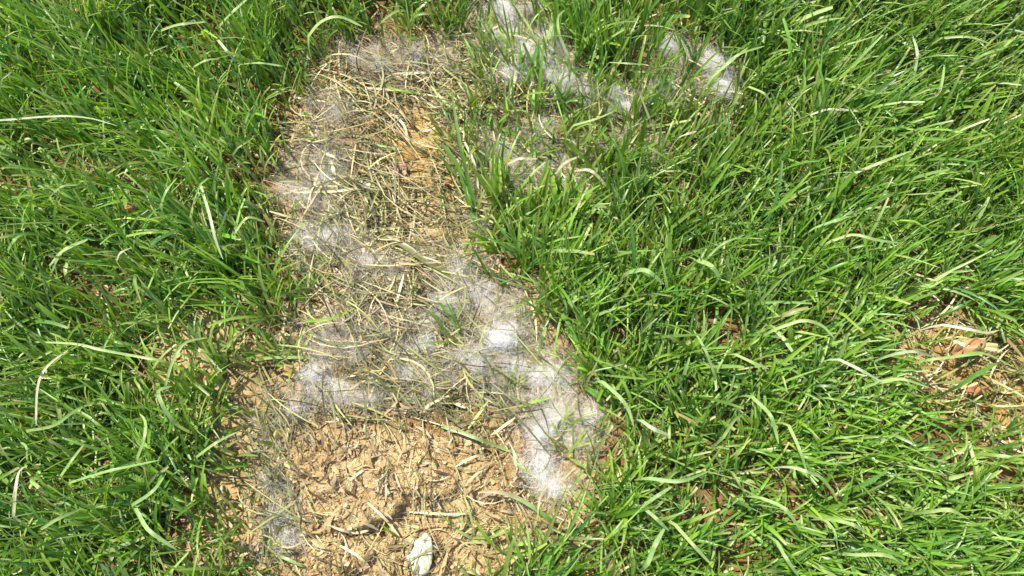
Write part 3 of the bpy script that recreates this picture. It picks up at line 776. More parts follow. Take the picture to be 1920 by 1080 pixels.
HI = (42, 52, 42)
LAWN = [
 ("broad pale blade tip arching low in the lawn at the far left, below mid height", 'pale', 11, [(92, 500), (118, 470), (168, 447)]),
 ("pale blade curving right near the top left corner", 'pale', 8, [(302, 57), (335, 46), (386, 41)]),
 ("shiny pale blade arching out of the dark hole in the top left grass", 'mint', 10, [(412, 48), (428, 30), (445, 14), (470, -8)]),
 ("short glossy white blade crossing the dark hole in the top left grass", 'white', 9, [(408, 74), (424, 94), (442, 116)]),
 ("pale hooked blade below left of the dark hole in the top left grass", 'pale', 8, [(362, 126), (386, 113), (412, 110)]),
 ("pale level blade below right of the dark hole in the top left grass", 'mint', 8, [(448, 121), (486, 118), (530, 124)]),
 ("broad arching pale blade on the top edge above the patch's left corner", 'pale', 11, [(578, 68), (600, 42), (635, 31), (680, 50)]),
 ("long thin white stem lying level across the dark upper left grass", 'white', 6, [(-10, 226), (100, 218), (165, 221), (220, 236)]),
 ("pale arched blade under the long white stem at the far left", 'mint', 8, [(93, 369), (115, 350), (147, 346)]),
 ("pale upright curved blade left of the large grey fluff, among upper left grass", 'mint', 8, [(300, 388), (312, 358), (332, 333)]),
 ("long silvery drooping blade in the lawn left of the patch", 'white', 8, [(376, 348), (392, 400), (404, 450), (418, 486)]),
 ("yellow green straight blade lying level in the middle of the left lawn", 'lime', 7, [(236, 443), (275, 436), (334, 435)]),
 ("hooked pale blade at the left edge of the patch near the silvery drooping blade", 'pale', 8, [(440, 437), (464, 408), (497, 416)]),
 ("tiny curled pale blade over a brown gap in the left lawn", 'cream', 7, [(218, 490), (226, 474), (247, 464)]),
 ("wide pale blade slanting up at the far left edge", 'mid', 10, [(14, 470), (28, 448), (46, 438)]),
 ("hooked pale blade bending over at the top edge right of the topmost fluff", 'pale', 9, [(1066, 108), (1048, 62), (1047, 30), (1064, 16)]),
 ("stubby pale blade arched right among the bright green blades near the centre", 'cream', 9, [(1140, 352), (1108, 320), (1073, 321)]),
 ("cream blade slanting up towards the grey fluff near the centre", 'cream', 8, [(1037, 333), (1058, 306), (1092, 291)]),
 ("pale level blade in front of the cream fluff near the centre", 'cream', 8, [(952, 307), (975, 297), (1008, 298)]),
 ("pale blade bent down right of the far right thick fluff tuft", 'pale', 9, [(1403, 162), (1435, 177), (1448, 202)]),
 ("long pale blade leaning across the far right thick fluff tuft", 'pale', 9, [(1336, 144), (1366, 118), (1402, 89)]),
 ("green blade parallel to and right of the blade crossing the far right fluff", 'mid', 8, [(1352, 128), (1385, 102), (1434, 86)]),
 ("short cream blade stub right below the top right fluff", 'cream', 8, [(1272, 258), (1288, 251), (1306, 246)]),
 ("thin pale straight blade left of the top right white tufts", 'pale', 6, [(1142, 117), (1180, 119), (1212, 121)]),
 ("pale blade hanging diagonally under the top right fluff, beside a green stem", 'pale', 7, [(1075, 235), (1120, 222), (1152, 208)]),
 ("broad whitish leaf blade with drooping tip in the right lawn below centre height", 'mint', 13, [(1310, 488), (1334, 499), (1352, 524)]),
 ("broad pale striped blade drooping right, left of the whitish leaf blade", 'mint', 12, [(1180, 510), (1212, 507), (1245, 533)]),
 ("thin pale stem with pink tip slanting in the right lawn", 'pale', 6, [(1328, 482), (1355, 457), (1397, 440)]),
 ("pale curved blade lying level over the middle of the right lawn's upper part", 'cream', 8, [(1610, 208), (1555, 205), (1518, 216)]),
 ("bright straight blade pointing right near the top of the right lawn", 'pale', 9, [(1552, 93), (1604, 79), (1652, 64)]),
 ("pale blade rising at the upper right edge", 'mid', 9, [(1818, 122), (1845, 102), (1892, 87)]),
 ("pale level blade above the rising blade at the upper right", 'pale', 7, [(1765, 71), (1815, 69), (1858, 82)]),
 ("green flat blade slanting down right, with level tip, in the upper right lawn", 'mid', 10, [(1548, 147), (1605, 164), (1640, 174), (1682, 172)]),
 ("broad pale blade pointing up right in the middle of the right lawn", 'pale', 9, [(1598, 326), (1650, 305), (1708, 283)]),
 ("flat pale blade lying level in the middle of the right lawn", 'pale', 8, [(1678, 366), (1735, 363), (1792, 356)]),
 ("long pale blade with level tip, half way up the right lawn", 'pale', 8, [(1558, 452), (1600, 440), (1645, 450), (1692, 456)]),
 ("straight green blade rising right above the long level tipped blade", 'mid', 8, [(1528, 427), (1570, 412), (1612, 399)]),
 ("shiny upright white edged blade at the top of the right lawn", 'white', 8, [(1714, 142), (1720, 100), (1710, 64)]),
 ("tall bluish blade standing right of the shiny upright blade", 'mint', 8, [(1748, 205), (1765, 160), (1772, 113)]),
 ("pale arched stem curving like a bow at the lower far left", 'cream', 7, [(67, 794), (71, 722), (90, 685), (128, 656)]),
 ("long thin pale blade lying level above the bow shaped stem at the left", 'pale', 7, [(302, 676), (200, 658), (142, 645), (66, 641)]),
 ("pale blade slanting up right beside the bow shaped stem", 'pale', 8, [(48, 808), (100, 798), (140, 770), (177, 754)]),
 ("hooked mint green blade over the tan gap in the lower left lawn", 'mint', 10, [(324, 790), (305, 760), (297, 733), (322, 724)]),
 ("wavy pale blade hanging below the hooked mint green blade", 'pale', 8, [(256, 862), (270, 822), (272, 790), (262, 776)]),
 ("curled pale blade tip at the far left, lower third", 'mint', 8, [(50, 864), (49, 838), (38, 829)]),
 ("long white green blade running down right at the bottom left", 'mint', 10, [(254, 953), (275, 990), (300, 1010), (332, 1031)]),
 ("pale curved blade rising from the head of the long white green blade", 'mid', 9, [(246, 948), (285, 922), (311, 888)]),
 ("wide pale blade stub pointing down right at the far left bottom", 'mint', 10, [(54, 899), (70, 912), (91, 931)]),
 ("thin pale blade slanting up right in the lower left lawn", 'pale', 7, [(113, 893), (135, 862), (157, 833)]),
 ("yellowish blade pointing at the bare soil from the lower left lawn", 'pale', 7, [(368, 857), (405, 830), (447, 809)]),
 ("curved pale blade arching over the tan gap at the lower left", 'pale', 8, [(310, 722), (325, 675), (348, 642), (388, 633)]),
 ("angular pale stem folded near the left bottom edge", 'cream', 8, [(25, 968), (30, 910), (37, 882), (52, 873)]),
 ("long green blade lying nearly level across the lower left lawn", 'mid', 8, [(128, 906), (200, 884), (298, 863)]),
 ("bright flat blade at the bottom left corner", 'pale', 8, [(76, 993), (110, 972), (152, 954)]),
 ("drooping pale blade with broad tip right of the patch, beside the wispy fluff", 'mint', 10, [(1130, 716), (1165, 748), (1180, 772), (1188, 800)]),
 ("broad white green blade lying right of the wispy fluff", 'white', 12, [(1202, 788), (1225, 804), (1255, 816)]),
 ("straight pale blade leaning steeply left in the middle of the right lawn", 'pale', 9, [(1340, 704), (1324, 660), (1300, 618)]),
 ("bright pale blade running down right, right of the steep pale blade", 'pale', 9, [(1378, 664), (1408, 678), (1442, 692)]),
 ("dull mint blade lying down right in the lower lawn right of the patch", 'mint', 9, [(1208, 953), (1230, 972), (1254, 995)]),
 ("long pale blade pointing down right at the bottom, right of the patch", 'pale', 9, [(1266, 984), (1300, 1022), (1333, 1058)]),
 ("broad mint blade rising from the bottom edge, right of the patch", 'mint', 12, [(1214, 1058), (1228, 1022), (1247, 988)]),
 ("pale blade rising right from a crossing of blades at the lower right of the patch", 'mint', 9, [(1208, 947), (1232, 930), (1262, 911)]),
 ("level mint blade above the crossing of blades at the lower right", 'mint', 10, [(1218, 897), (1275, 902), (1328, 884)]),
 ("short thick pale blade at the grass edge above the loose haired fluff", 'pale', 10, [(1014, 645), (1018, 630), (1024, 613)]),
 ("brilliant white narrow blade lying down right in the right lawn", 'white', 8, [(1573, 674), (1612, 693), (1654, 716)]),
 ("pale arched blade right of the brilliant white narrow blade", 'pale', 10, [(1653, 716), (1692, 711), (1742, 727)]),
 ("silver arched blade pointing at the orange brown leaf on the right", 'white', 8, [(1680, 663), (1715, 659), (1754, 670)]),
 ("pale arch shaped blade in the middle of the right lawn", 'pale', 9, [(1454, 617), (1505, 601), (1542, 611), (1564, 634)]),
 ("long pale blade leaning down right in the lower right lawn", 'pale', 9, [(1479, 798), (1500, 845), (1517, 898)]),
 ("short white blade crossing the long blade that leans down right", 'white', 8, [(1484, 876), (1510, 883), (1537, 894)]),
 ("green curved blade drooping in the right lawn below the pale arch", 'mid', 10, [(1410, 744), (1442, 775), (1452, 800), (1460, 832)]),
 ("pale elbow shaped blade in the right lawn left of the drooping blade", 'pale', 9, [(1356, 820), (1380, 785), (1408, 770)]),
 ("pale green blade bent down like a cane near the bottom right", 'pale', 10, [(1550, 978), (1565, 998), (1573, 1044)]),
 ("broad pale blade slanting right of the cane shaped blade at the bottom", 'pale', 10, [(1570, 976), (1600, 984), (1627, 999)]),
 ("rounded pale blade arching at the far lower right", 'pale', 10, [(1742, 960), (1780, 956), (1818, 974)]),
 ("flat pale blade with level top at the bottom, right of the cane shaped blade", 'pale', 9, [(1608, 1040), (1660, 1041), (1698, 1057)]),
 ("pale blade bent over left of the bottom right grass", 'mint', 10, [(1428, 934), (1470, 953), (1502, 994)]),
 ("pale blade sloping down at the very bottom of the right lawn", 'mint', 9, [(1456, 1015), (1475, 1048), (1497, 1080)]),
 ("short bright blade pointing down right below the elbow shaped blade", 'pale', 9, [(1373, 885), (1385, 905), (1397, 928)]),
 ("long dry level blade above the orange brown leaf on the right", 'cream', 8, [(1768, 609), (1820, 618), (1850, 624), (1873, 619)]),
 ("wide bright green blade beside the brown gap on the right", 'green', 12, [(1798, 724), (1835, 700), (1873, 679)]),
 ("green blade with thin tip curving over the brown gap on the right", 'mid', 8, [(1738, 675), (1820, 665), (1850, 664), (1908, 692)]),
]
for i, (lab, colr, wd, pts) in enumerate(LAWN):
    single("grass_blade", lab, "grass blade", "single pale blades lying over the lawn", colr, wd * .62, pts, HI if i not in (16, 17, 18) else (30, 40, 30), seed=i)

LOW = (3, 7, 2)
PATCH = [
 ("dry_blade", "long thin straw lying level across the large grey fluff", 'straw', 6, [(742, 358), (684, 351), (636, 358), (553, 361)], (3, 9, 10)),
 ("dry_blade", "pale straw reaching in from the left lawn under the large grey fluff", 'straw', 6, [(505, 396), (553, 409), (590, 414)], (12, 8, 4)),
 ("dry_blade", "bent straw rising right below the large grey fluff", 'straw', 6, [(611, 422), (642, 400), (669, 387), (682, 373)], LOW),
 ("dry_blade", "short straw branching off the long level straw", 'straw', 6, [(642, 375), (682, 352)], (2, 6, 6)),
 ("dry_blade", "straw folded into a sharp peak in the straw tangle", 'straw', 6, [(642, 461), (680, 418), (708, 387), (716, 388), (715, 432)], (2, 10, 4)),
 ("dry_blade", "long pale straw sloping up right under the folded straw", 'straw', 7, [(671, 438), (713, 431), (753, 424), (800, 415)], LOW),
 ("dry_blade", "thin upright straw at the right of the straw tangle", 'straw', 6, [(781, 470), (774, 438), (780, 380)], LOW),
 ("dry_blade", "straw slanting down right above the long level straw", 'straw', 6, [(672, 286), (698, 324), (724, 348)], LOW),
 ("dry_blade", "thin steep straw next to the golden soil", 'straw', 5, [(702, 288), (710, 310), (719, 333)], LOW),
 ("dry_blade", "thick pale straw leading right into the tangle", 'cream', 8, [(660, 332), (691, 346), (726, 352)], (4, 8, 5)),
 ("dry_blade", "straw at the upper left of the tangle pointing down right", 'straw', 7, [(597, 280), (624, 293), (658, 303)], (6, 8, 3)),
 ("dry_blade", "flat white straw standing at the right of the large grey fluff", 'cream', 9, [(621, 300), (626, 325), (630, 350)], (6, 8, 3)),
 ("dry_blade", "white straw curved like a hook at the foot of the straw tangle", 'cream', 7, [(684, 503), (681, 475), (683, 460), (693, 455)], (2, 7, 7)),
 ("dry_blade", "long straw running down right along the lower left of the tangle", 'straw', 7, [(606, 428), (631, 458), (678, 500)], LOW),
 ("dry_blade", "short level straw over the whitish fluff streak on the left", 'cream', 6, [(563, 424), (609, 425)], LOW),
 ("dry_blade", "long straw lying level across the top of the patch", 'straw', 6, [(658, 163), (707, 166), (756, 171), (804, 178), (842, 187)], (5, 10, 4)),
 ("grass_blade", "light green blade crossing the long level straw at the top of the patch", 'lime', 7, [(714, 156), (747, 169), (804, 178)], (8, 11, 6)),
 ("dry_blade", "pale straw bowed down to the golden soil", 'cream', 7, [(725, 207), (747, 223), (760, 241), (763, 266)], (4, 9, 3)),
 ("dry_blade", "greenish straw at the left of the golden soil", 'pale', 6, [(669, 262), (707, 272), (742, 278)], (4, 8, 4)),
 ("dry_blade", "short orange straw on the right of the golden soil", 'straw', 6, [(787, 247), (812, 241), (838, 231)], LOW),
 ("dry_blade", "straw leaning left towards the tall green blade", 'pale', 7, [(852, 209), (829, 186), (807, 160)], (5, 10, 12)),
 ("dry_blade", "short level cream straw at the top of the patch", 'cream', 7, [(752, 139), (790, 136), (830, 137)], (6, 9, 6)),
 ("dry_blade", "thick upright white stem in the middle of the patch", 'cream', 7, [(735, 590), (744, 564), (757, 514)], (3, 10, 12)),
 ("dry_blade", "tan straw rising right beside the thick upright white stem", 'straw', 6, [(732, 597), (762, 578), (791, 561)], LOW),
 ("dry_blade", "slim straw above the tan straw beside the upright stem", 'straw', 6, [(766, 563), (780, 545), (794, 528)], LOW),
 ("dry_blade", "pale level straw over the dark red hole in mid patch", 'cream', 7, [(770, 605), (795, 602), (822, 604)], (5, 8, 5)),
 ("dry_blade", "pale straw rising right below the dark red hole", 'cream', 6, [(779, 643), (798, 626), (818, 610)], LOW),
 ("dry_blade", "short white straw under the dark red hole", 'cream', 6, [(784, 648), (800, 648), (811, 640)], LOW),
 ("grass_blade", "yellow green blade reaching in from the left lawn at mid patch", 'lime', 7, [(574, 602), (607, 600), (640, 590), (680, 568)], (22, 16, 6)),
 ("dry_blade", "arched pale straw lying below the yellow green blade", 'straw', 7, [(643, 591), (676, 600), (700, 614), (722, 617)], LOW),
 ("grass_blade", "broad olive green wilted blade running down right through the patch", 'olive', 16, [(716, 441), (758, 460), (793, 487), (836, 511), (866, 552)], (10, 13, 6)),
 ("grass_blade", "long yellow green blade lying level on the left rim of the patch", 'pale', 7, [(478, 674), (520, 670), (562, 670), (598, 673)], (12, 12, 6)),
 ("grass_blade", "small pale blade curving up from the level blade on the left rim", 'pale', 6, [(563, 670), (569, 649), (586, 626)], (8, 14, 14)),
 ("dry_blade", "thin white straw beside the bright fluff on the left side of the patch", 'cream', 6, [(640, 707), (662, 704), (686, 697)], LOW),
 ("dry_blade", "long thin straw slanting up right over the upper bare soil", 'tan', 6, [(702, 793), (730, 768), (760, 738)], LOW),
 ("dry_blade", "thin brown straw standing straight up on the tan soil", 'tan', 5, [(626, 844), (629, 815), (629, 788)], (3, 5, 6)),
 ("dry_blade", "tan straw slanting down right next to the upright brown straw", 'straw', 6, [(630, 783), (645, 797), (660, 811)], LOW),
 ("dry_blade", "bowed straw above the brown chaff", 'straw', 6, [(783, 779), (809, 757), (842, 741)], LOW),
 ("dry_blade", "broad pale dead blade above the pale green blade on brown chaff", 'cream', 9, [(834, 748), (852, 755), (873, 765)], (4, 8, 4)),
 ("dry_blade", "yellowish stem rising right over dark soil near the right fluff", 'pale', 7, [(878, 803), (896, 778), (915, 752)], (3, 8, 12)),
 ("dry_blade", "dry stem with pale knots rising right near the right fluff", 'straw', 7, [(918, 819), (940, 802), (966, 783)], (3, 8, 12)),
 ("grass_blade", "pale green blade lying alone on the brown chaff", 'mint', 9, [(828, 799), (858, 808), (885, 818), (968, 851)], (4, 10, 4)),
 ("dry_blade", "fine straw slanting up right below the lone pale green blade", 'straw', 6, [(854, 875), (884, 858), (918, 849)], LOW),
 ("dry_blade", "stiff straw leaning up right at the right of the chaff", 'straw', 6, [(867, 912), (892, 890), (918, 869)], LOW),
 ("grass_blade", "green blade with cream tip bowing over the lower right soil", 'green', 10, [(1035, 978), (1000, 951), (964, 931), (929, 922), (896, 923)], (10, 12, 6), 'cream'),
 ("dry_blade", "thin level straw across the lower bare soil", 'straw', 5, [(767, 960), (838, 964), (886, 962)], LOW),
 ("grass_blade", "short green blade leaning left by the lower right fluff", 'mid', 8, [(1004, 900), (985, 882), (966, 866)], (6, 9, 6)),
 ("grass_blade", "lime green blade lying above the broad grey fluff on the right", 'lime', 8, [(978, 762), (1002, 753), (1030, 747)], (10, 12, 10)),
 ("dry_blade", "curved straw hugging the smooth clod", 'straw', 6, [(614, 983), (638, 993), (669, 999), (698, 992)], (5, 5, 4)),
 ("dry_blade", "straight straw running down right past the smooth clod", 'straw', 6, [(689, 942), (722, 973), (749, 1006)], (5, 8, 4)),
 ("dry_blade", "straw running down right below the smooth clod", 'straw', 6, [(622, 1015), (664, 1038), (691, 1059)], (3, 7, 3)),
 ("grass_blade", "white green blade lying at the lower left corner of the soil", 'mint', 7, [(516, 1039), (542, 1050), (569, 1063)], (8, 9, 5)),
 ("dry_blade", "pale crescent shaped dead blade below the upper fluff", 'cream', 8, [(939, 202), (958, 172), (966, 140), (957, 108)], (4, 12, 14)),
 ("grass_blade", "broad olive blade running down right beneath the bright upper fluff", 'olive', 12, [(948, 78), (977, 97), (1010, 127), (1054, 152)], (12, 12, 8)),
 ("grass_blade", "dark wilted blade lying across the upper fluff", 'dark', 8, [(1004, 30), (1018, 75), (1037, 100), (1046, 136)], (10, 12, 8)),
 ("dry_blade", "yellow straw lying level at the left of the crescent shaped blade", 'straw', 7, [(858, 125), (892, 123)], LOW),
 ("grass_blade", "tall broad green blade standing at the right of the golden soil", 'green', 13, [(898, 425), (880, 345), (862, 267), (851, 200), (846, 162)], (3, 28, 44), 'pale'),
 ("grass_blade", "second broad green blade leaning left at the foot of the tall broad blade", 'green', 12, [(894, 430), (866, 330), (846, 290), (828, 268)], (3, 18, 26)),
 ("dry_blade", "pale wavy straw hanging right of the tall broad green blade", 'cream', 7, [(871, 266), (887, 300), (892, 326), (897, 354)], (18, 16, 10)),
 ("grass_blade", "thin straight pale blade sloping down right, right of the tall blade", 'mid', 5, [(882, 272), (920, 298), (960, 333)], (14, 20, 26)),
 ("grass_blade", "bright green broad blade standing upright right of centre", 'lime', 13, [(1048, 440), (1046, 405), (1043, 362)], (2, 20, 34)),
 ("grass_blade", "deep green broad blade standing left of the bright upright blade", 'green', 13, [(998, 420), (997, 375), (993, 330)], (2, 20, 36)),
 ("grass_blade", "pale bent blade below the stubby arched blade", 'pale', 8, [(1095, 416), (1120, 388), (1145, 390)], (28, 36, 30)),
 ("dry_blade", "dry straw sloping over the orange brown leaf at the right edge", 'straw', 10, [(1788, 639), (1815, 650), (1842, 667)], (14, 16, 10)),
]
for i, e in enumerate(PATCH):
    nm, lab, colr, wd, pts, z = e[:6]
    single(nm, lab, "grass blade" if nm == "grass_blade" else "straw", "blades and straws lying in the patch", colr, wd * .75, pts, z,
           root=(nm == "grass_blade" and z[0] < 30 and z != LOW), seed=300 + i, tip=e[6] if len(e) > 6 else None)

# ------------------------------------------------------------------ pale blotched leaf at the bottom
def leaf_from_outline(name, outline, label, cat, mat, bulge, crease, z0, colour=None, group=None, wob=.0012, seed=0):
    """a leaf blade of real thickness: rings from the outline to its midrib, curled and creased"""
    r = np.random.default_rng(900 + seed)
    O = np.array(outline, float)
    c = O.mean(0)
    cw = px2w(c[0], c[1], 0.0)
    gz = float(ground_z(cw[0], cw[1]))
    m = len(O)
    rings = 6
    vs, fs = [], []
    for k in range(rings):
        f = 1 - k / rings
        for a, b in O:
            p = px2w(c[0] + (a - c[0]) * f, c[1] + (b - c[1]) * f, 0.0)
            q = (a - c[0]) / (np.abs(O[:, 0] - c[0]).max())
            h = bulge * (1 - f ** 2) + crease * abs(q * f) + wob * math.sin(a * .23 + b * .17) * (0.4 + f) + z0 + gz
            vs.append((p[0], p[1], h))
    vs.append((cw[0], cw[1], bulge + z0 + gz))
    for k in range(rings - 1):
        for i in range(m):
            fs.append([k * m + i, k * m + (i + 1) % m, (k + 1) * m + (i + 1) % m, (k + 1) * m + i])
    tr = [[(rings - 1) * m + i, (rings - 1) * m + (i + 1) % m, len(vs) - 1] for i in range(m)]
    V = np.array(vs) - np.array((cw[0], cw[1], gz))
    # lower skin, so that the leaf has a thickness
    n0 = len(V)
    V = np.concatenate([V, V - np.array((0, 0, .0007))])
    Q = np.array(fs); T = np.array(tr)
    rim = np.array([[i, i + n0, (i + 1) % m + n0, (i + 1) % m] for i in range(m)])
    col = None
    if colour is not None:
        col = np.tile(np.array(colour), (len(V), 1)) * np.exp(r.normal(0, .12, len(V)))[:, None]
    me = mesh_np(name, V, [Q, Q[:, ::-1] + n0, rim, T, T[:, ::-1] + n0], col)
    return obj(name, me, mat, label=label, cat=cat, group=group, loc=(cw[0], cw[1], gz))

def finer(O, k, jit, seed):
    r = np.random.default_rng(seed)
    O = np.array(O, float); out = []
    for a, b in zip(O, np.roll(O, -1, 0)):
        for t in np.linspace(0, 1, k, endpoint=False):
            out.append(a + (b - a) * t + r.normal(0, jit, 2))
    return out
PL = [(590, 225), (650, 212), (705, 220), (745, 330), (775, 480), (768, 640), (760, 760), (735, 880), (690, 1010), (560, 1060), (430, 1050), (330, 1030),
      (362, 940), (300, 840), (250, 750), (255, 665), (310, 640), (352, 590), (400, 480), (388, 400), (480, 320)]
PLp = [(740 + a / 10.8, 980 + b / 10.8) for a, b in PL]
pl = leaf_from_outline("pale_leaf", finer(PLp, 2, .5, 3), "pale blotched whitish green leaf lying on the soil at the bottom edge", "leaf", LEAFM, .0022, .001, .0022, wob=.0009, seed=1)
mv = [px2w(740 + a / 10.8, 980 + b / 10.8, 0.0) for a, b in ((610, 240), (600, 450), (585, 650), (570, 850), (520, 1040))]
mp = np.array([(p[0], p[1], float(ground_z(p[0], p[1])) + h) for p, h in zip(mv, (.0030, .0045, .0052, .0046, .0032))])[None]
sd, up = frames(mp, np.zeros((1, 5)))
V_, q_ = strips(mp, sd, up, np.full((1, 5), .0012), np.array([-.6]))
obj("midrib", mesh_np("midrib", V_ - np.array(pl.location), q_, np.tile((.62, .62, .5), (len(V_), 1))), STRAW, parent=pl)

def brown_leaf(u, v, ln, wd, ang, colour, label, seed, z0=.004, bulge=.004):
    r = np.random.default_rng(seed)
    O = []
    for t in np.linspace(0, 2 * math.pi, 18, endpoint=False):
        a = math.cos(t) * ln / 2; b = math.sin(t) * abs(math.sin(t)) ** .35 * wd / 2 * (1 - .35 * math.cos(t)) * (1 + r.normal(0, .16))
        c_, s_ = math.cos(ang), math.sin(ang)
        O.append((u + a * c_ - b * s_, v - a * s_ - b * c_))
    return leaf_from_outline("dead_leaf", O, label, "leaf", STRAW, .0006, .006, z0, colour=colour, group="dead brown leaves", wob=.0022, seed=seed)
brown_leaf(1786, 662, 62, 30, .5, (.36, .18, .07), "orange brown curled dead leaf in the gap at the right edge", 11, z0=.014)
brown_leaf(1832, 655, 46, 16, -.5, (.46, .34, .16), "narrow tan dead leaf right of the orange brown leaf", 12, z0=.012)
brown_leaf(1822, 735, 40, 18, .3, (.38, .17, .07), "small rust brown dead leaf below the wide green blade at the right", 13)
brown_leaf(1152, 886, 58, 13, 1.9, (.62, .46, .2), "slim golden dead leaf in the grass right of the lowest fluff", 14, z0=.008)
brown_leaf(790, 598, 34, 22, 1.2, (.16, .06, .03), "dark red brown dead leaf in the hollow at mid patch", 15, z0=.001, bulge=.001)
brown_leaf(556, 698, 36, 26, .4, (.46, .28, .08), "amber dead leaf scrap left of the bright fluff on the left side", 16)
brown_leaf(536, 815, 34, 24, .8, (.56, .42, .16), "yellow tan dead leaf at the upper left rim of the bare soil", 17)
brown_leaf(192, 64, 26, 16, .2, (.34, .15, .06), "red brown dead leaf deep in the top left grass", 18, z0=.02)
brown_leaf(276, 412, 22, 16, 1.0, (.52, .24, .12), "orange dead leaf scrap in the left lawn", 19, z0=.022)
brown_leaf(1490, 335, 46, 18, 1.2, (.48, .33, .16), "tan dead leaf standing in a gap of the upper right lawn", 20, z0=.02)
brown_leaf(845, 345, 24, 18, .3, (.40, .14, .05), "rusty dead leaf scrap beside the tall broad green blade", 21)
brown_leaf(750, 318, 38, 24, 1.4, (.36, .24, .14), "pinkish tan dead leaf under the golden soil's straws", 22)
brown_leaf(408, 690, 66, 20, -.95, (.46, .35, .18), "long straw coloured dead leaf in the tan gap of the lower left lawn", 23, z0=.006)
brown_leaf(330, 800, 60, 20, -.9, (.48, .32, .18), "pinkish brown dead leaf below the hooked mint green blade", 24, z0=.005)

# ------------------------------------------------------------------ crumbs of soil
r = np.random.default_rng(55)
kinds = []
for k in range(8):
    v0, f0 = ico(1)
    v0 = np.array(v0)
    v0 = v0 * (1 + r.normal(0, .22, (len(v0), 1))) * np.array((1, r.uniform(.6, 1), r.uniform(.4, .8)))
    base = np.array([(.40, .27, .13), (.46, .33, .17), (.32, .20, .09), (.50, .38, .22)][k % 4])
    kinds.append(mesh_np("soil_crumb", v0, np.array(f0), np.tile(base, (len(v0), 1)) * np.exp(r.normal(0, .1, (len(v0), 1))), smooth_shade=False))
uv = in_zone(170, SOIL, (480, 1110, 740, 1090), r, 20)
for (u, v) in uv:
    p = px2w(u, v, 0.0)
    s = r.uniform(.0011, .0027)
    o = obj("soil_crumb", kinds[r.integers(0, 8)], CRUMB, label="small rough tan soil crumb lying loose on the bare earth", cat="soil crumb", group="loose soil crumbs on the bare earth",
            loc=(p[0], p[1], float(ground_z(p[0], p[1])) + s * .25))
    o.scale = (s, s, s); o.rotation_euler = (r.normal(0, .4), r.normal(0, .4), r.uniform(0, 6.28))
n = 9000
uv = np.concatenate([in_zone(6500, SOIL, (480, 1120, 730, 1200), r, 40), np.stack([r.uniform(-50, 1970, 2500), r.uniform(-50, 1130, 2500)], 1)])
p = px2w(uv[:, 0], uv[:, 1], 0.0); p[:, 2] = ground_z(p[:, 0], p[:, 1])
octv = np.array([(1, 0, 0), (-1, 0, 0), (0, 1, 0), (0, -1, 0), (0, 0, 1), (0, 0, -.6)])
octf = np.array([(0, 2, 4), (2, 1, 4), (1, 3, 4), (3, 0, 4), (2, 0, 5), (1, 2, 5), (3, 1, 5), (0, 3, 5)])
V = octv[None] * (1 + r.normal(0, .3, (n, 6, 1))) * (r.uniform(.0003, .0011, n) * 1.0)[:, None, None]
an = r.uniform(0, 6.28, n); c_, s_ = np.cos(an)[:, None], np.sin(an)[:, None]
V = np.stack([V[..., 0] * c_ - V[..., 1] * s_, V[..., 0] * s_ + V[..., 1] * c_, V[..., 2] * .8], -1) + p[:, None]
F = (octf[None] + (np.arange(n) * 6)[:, None, None]).reshape(-1, 3)
cc = np.repeat(TANS[r.integers(0, 6, n)] * np.exp(r.normal(0, .2, n))[:, None], 6, 0)
obj("soil_grit", mesh_np("soil_grit", V.reshape(-1, 3), F, cc, smooth_shade=False), CRUMB, kind='stuff', label="fine tan soil grit scattered over the ground", cat="grit")

# thin dark strands and pale straws that run over the fluff
r = np.random.default_rng(66)
tu = np.array([(t[0], t[1], t[2], t[3]) for t in TUFTS])
k = r.integers(0, len(tu), 190)
uv = np.stack([tu[k, 0] + r.normal(0, 1.0, 190) * tu[k, 2], tu[k, 1] + r.normal(0, 1.0, 190) * tu[k, 3]], 1)
q1 = lying("wilted_grass", uv, (0.018, 0.050), (0.0005, 0.0014), np.concatenate([OLIVES, OLIVES * .5, STRAWS[:2]]), 0.008, 0.45, r, seg=6,
           ang=r.normal(-0.75, 0.6, 190), kind='stuff', label="thin dark wilted strands lying over the white fluff", cat="wilted grass")
q1.location.z = 0.009

# ------------------------------------------------------------------ sprigs that stand by themselves in the patch: a tuft with its blades
def sprig(u, v, n, ln, az, spread, cols, label, seed, tilt=.5, wd=.0021):
    r = np.random.default_rng(1300 + seed)
    p = px2w(u, v, 0.0); gz = float(ground_z(p[0], p[1]))
    t = bpy.data.objects.new("turf_tuft", None); C.objects.link(t)
    t.location = (p[0], p[1], gz); t.empty_display_size = .01
    t['label'] = label; t['category'] = "grass tuft"; t['group'] = "small grass tufts standing in the patch"
    for i in range(n):
        c = np.array(cols[r.integers(0, len(cols))]) * math.exp(r.normal(0, .15))
        me = blade_mesh("shoot", np.array([[r.normal(0, .0025), r.normal(0, .0025), -.002]]), np.array([math.radians(az) + r.normal(0, spread)]),
                        np.array([abs(r.normal(tilt, .25))]), np.array([abs(r.normal(.8, .5))]), np.array([ln * .001 * r.uniform(.6, 1.2)]),
                        np.array([wd * r.uniform(.6, 1.3)]), c[None], seg=7, rs=r, tipdry=np.array([r.uniform(-.3, .15)]))
        obj("shoot", me, GRASS, parent=t)
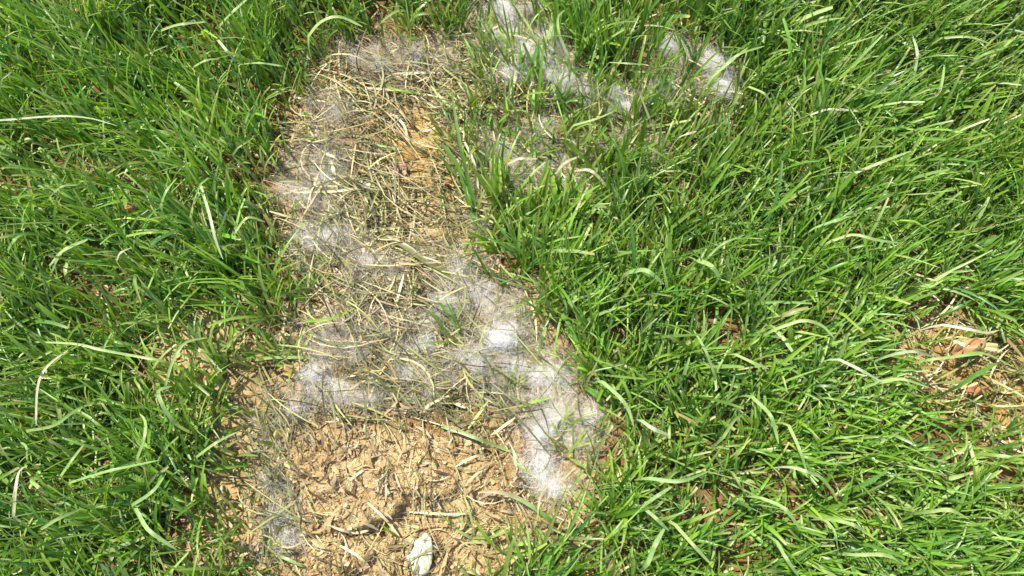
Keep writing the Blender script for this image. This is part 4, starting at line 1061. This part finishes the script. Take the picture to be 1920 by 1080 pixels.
GR = [tuple(c) for c in GREENS]; OL = [tuple(c) for c in OLIVES]; YG = [(.24, .32, .05), (.18, .27, .04), (.30, .34, .10)]
for i, a in enumerate([
    (945, 742, 8, 26, 60, 1.2, YG + GR[:2], "small green grass tuft below the brightest fluff, above the chaff", .7),
    (1066, 842, 14, 34, 70, 1.1, YG, "lime green grass tuft between the fluff tufts on the right rim of the soil", .6),
    (1048, 800, 8, 30, 40, .9, YG, "thin yellow green grass tuft beside the white and lilac fluff", .7),
    (888, 1012, 14, 30, 70, 1.3, YG + GR[4:], "pale green grass tuft right of the blotched leaf at the bottom", .8),
    (952, 1034, 14, 34, 60, 1.2, YG + GR[:3], "grass tuft at the bottom edge, second right of the blotched leaf", .7),
    (1010, 1000, 10, 34, 30, 1.0, YG + OL[:2], "sparse grass tuft on pale soil at the lower right of the patch", .9),
    (868, 640, 12, 42, 125, .5, OL + GR[:2], "olive green grass tuft leaning up left from the brightest fluff", .8),
    (836, 560, 8, 36, 130, .5, OL, "wilted olive grass tuft beside the wilted broad blade", .9),
    (930, 400, 14, 62, 100, .5, GR[:3] + YG[:1], "upright green grass tuft at the foot of the tall broad blade", .35),
    (1050, 445, 14, 58, 90, .5, GR[:3] + YG, "bright upright grass tuft right of centre", .3),
    (990, 430, 12, 56, 95, .5, GR[:3] + YG[:2], "upright green grass tuft below the cream fluff in the middle", .3),
    (960, 160, 8, 40, 100, .8, OL + YG[:2], "thin grass tuft standing in the fluff near the top", .6),
    (1120, 250, 10, 44, 90, .7, GR[:3] + OL[:2], "sparse green grass tuft in front of the little fluff ball", .45),
    (1190, 250, 10, 46, 85, .7, GR[:3] + YG[:1], "sparse green grass tuft below the thin grey upper right fluff", .45),
    (540, 690, 10, 30, 120, 1.0, YG + OL[:2], "yellow green grass tuft on the left rim beside amber leaf scrap", .7),
    (800, 735, 7, 24, 45, 1.4, OL + YG[:1], "low olive grass tuft in the middle of the patch above the soil", .9)]):
    sprig(a[0], a[1], a[2], a[3], a[4], a[5], a[6], a[7], i, a[8], wd=.0026 if a[8] < .4 else .0020)
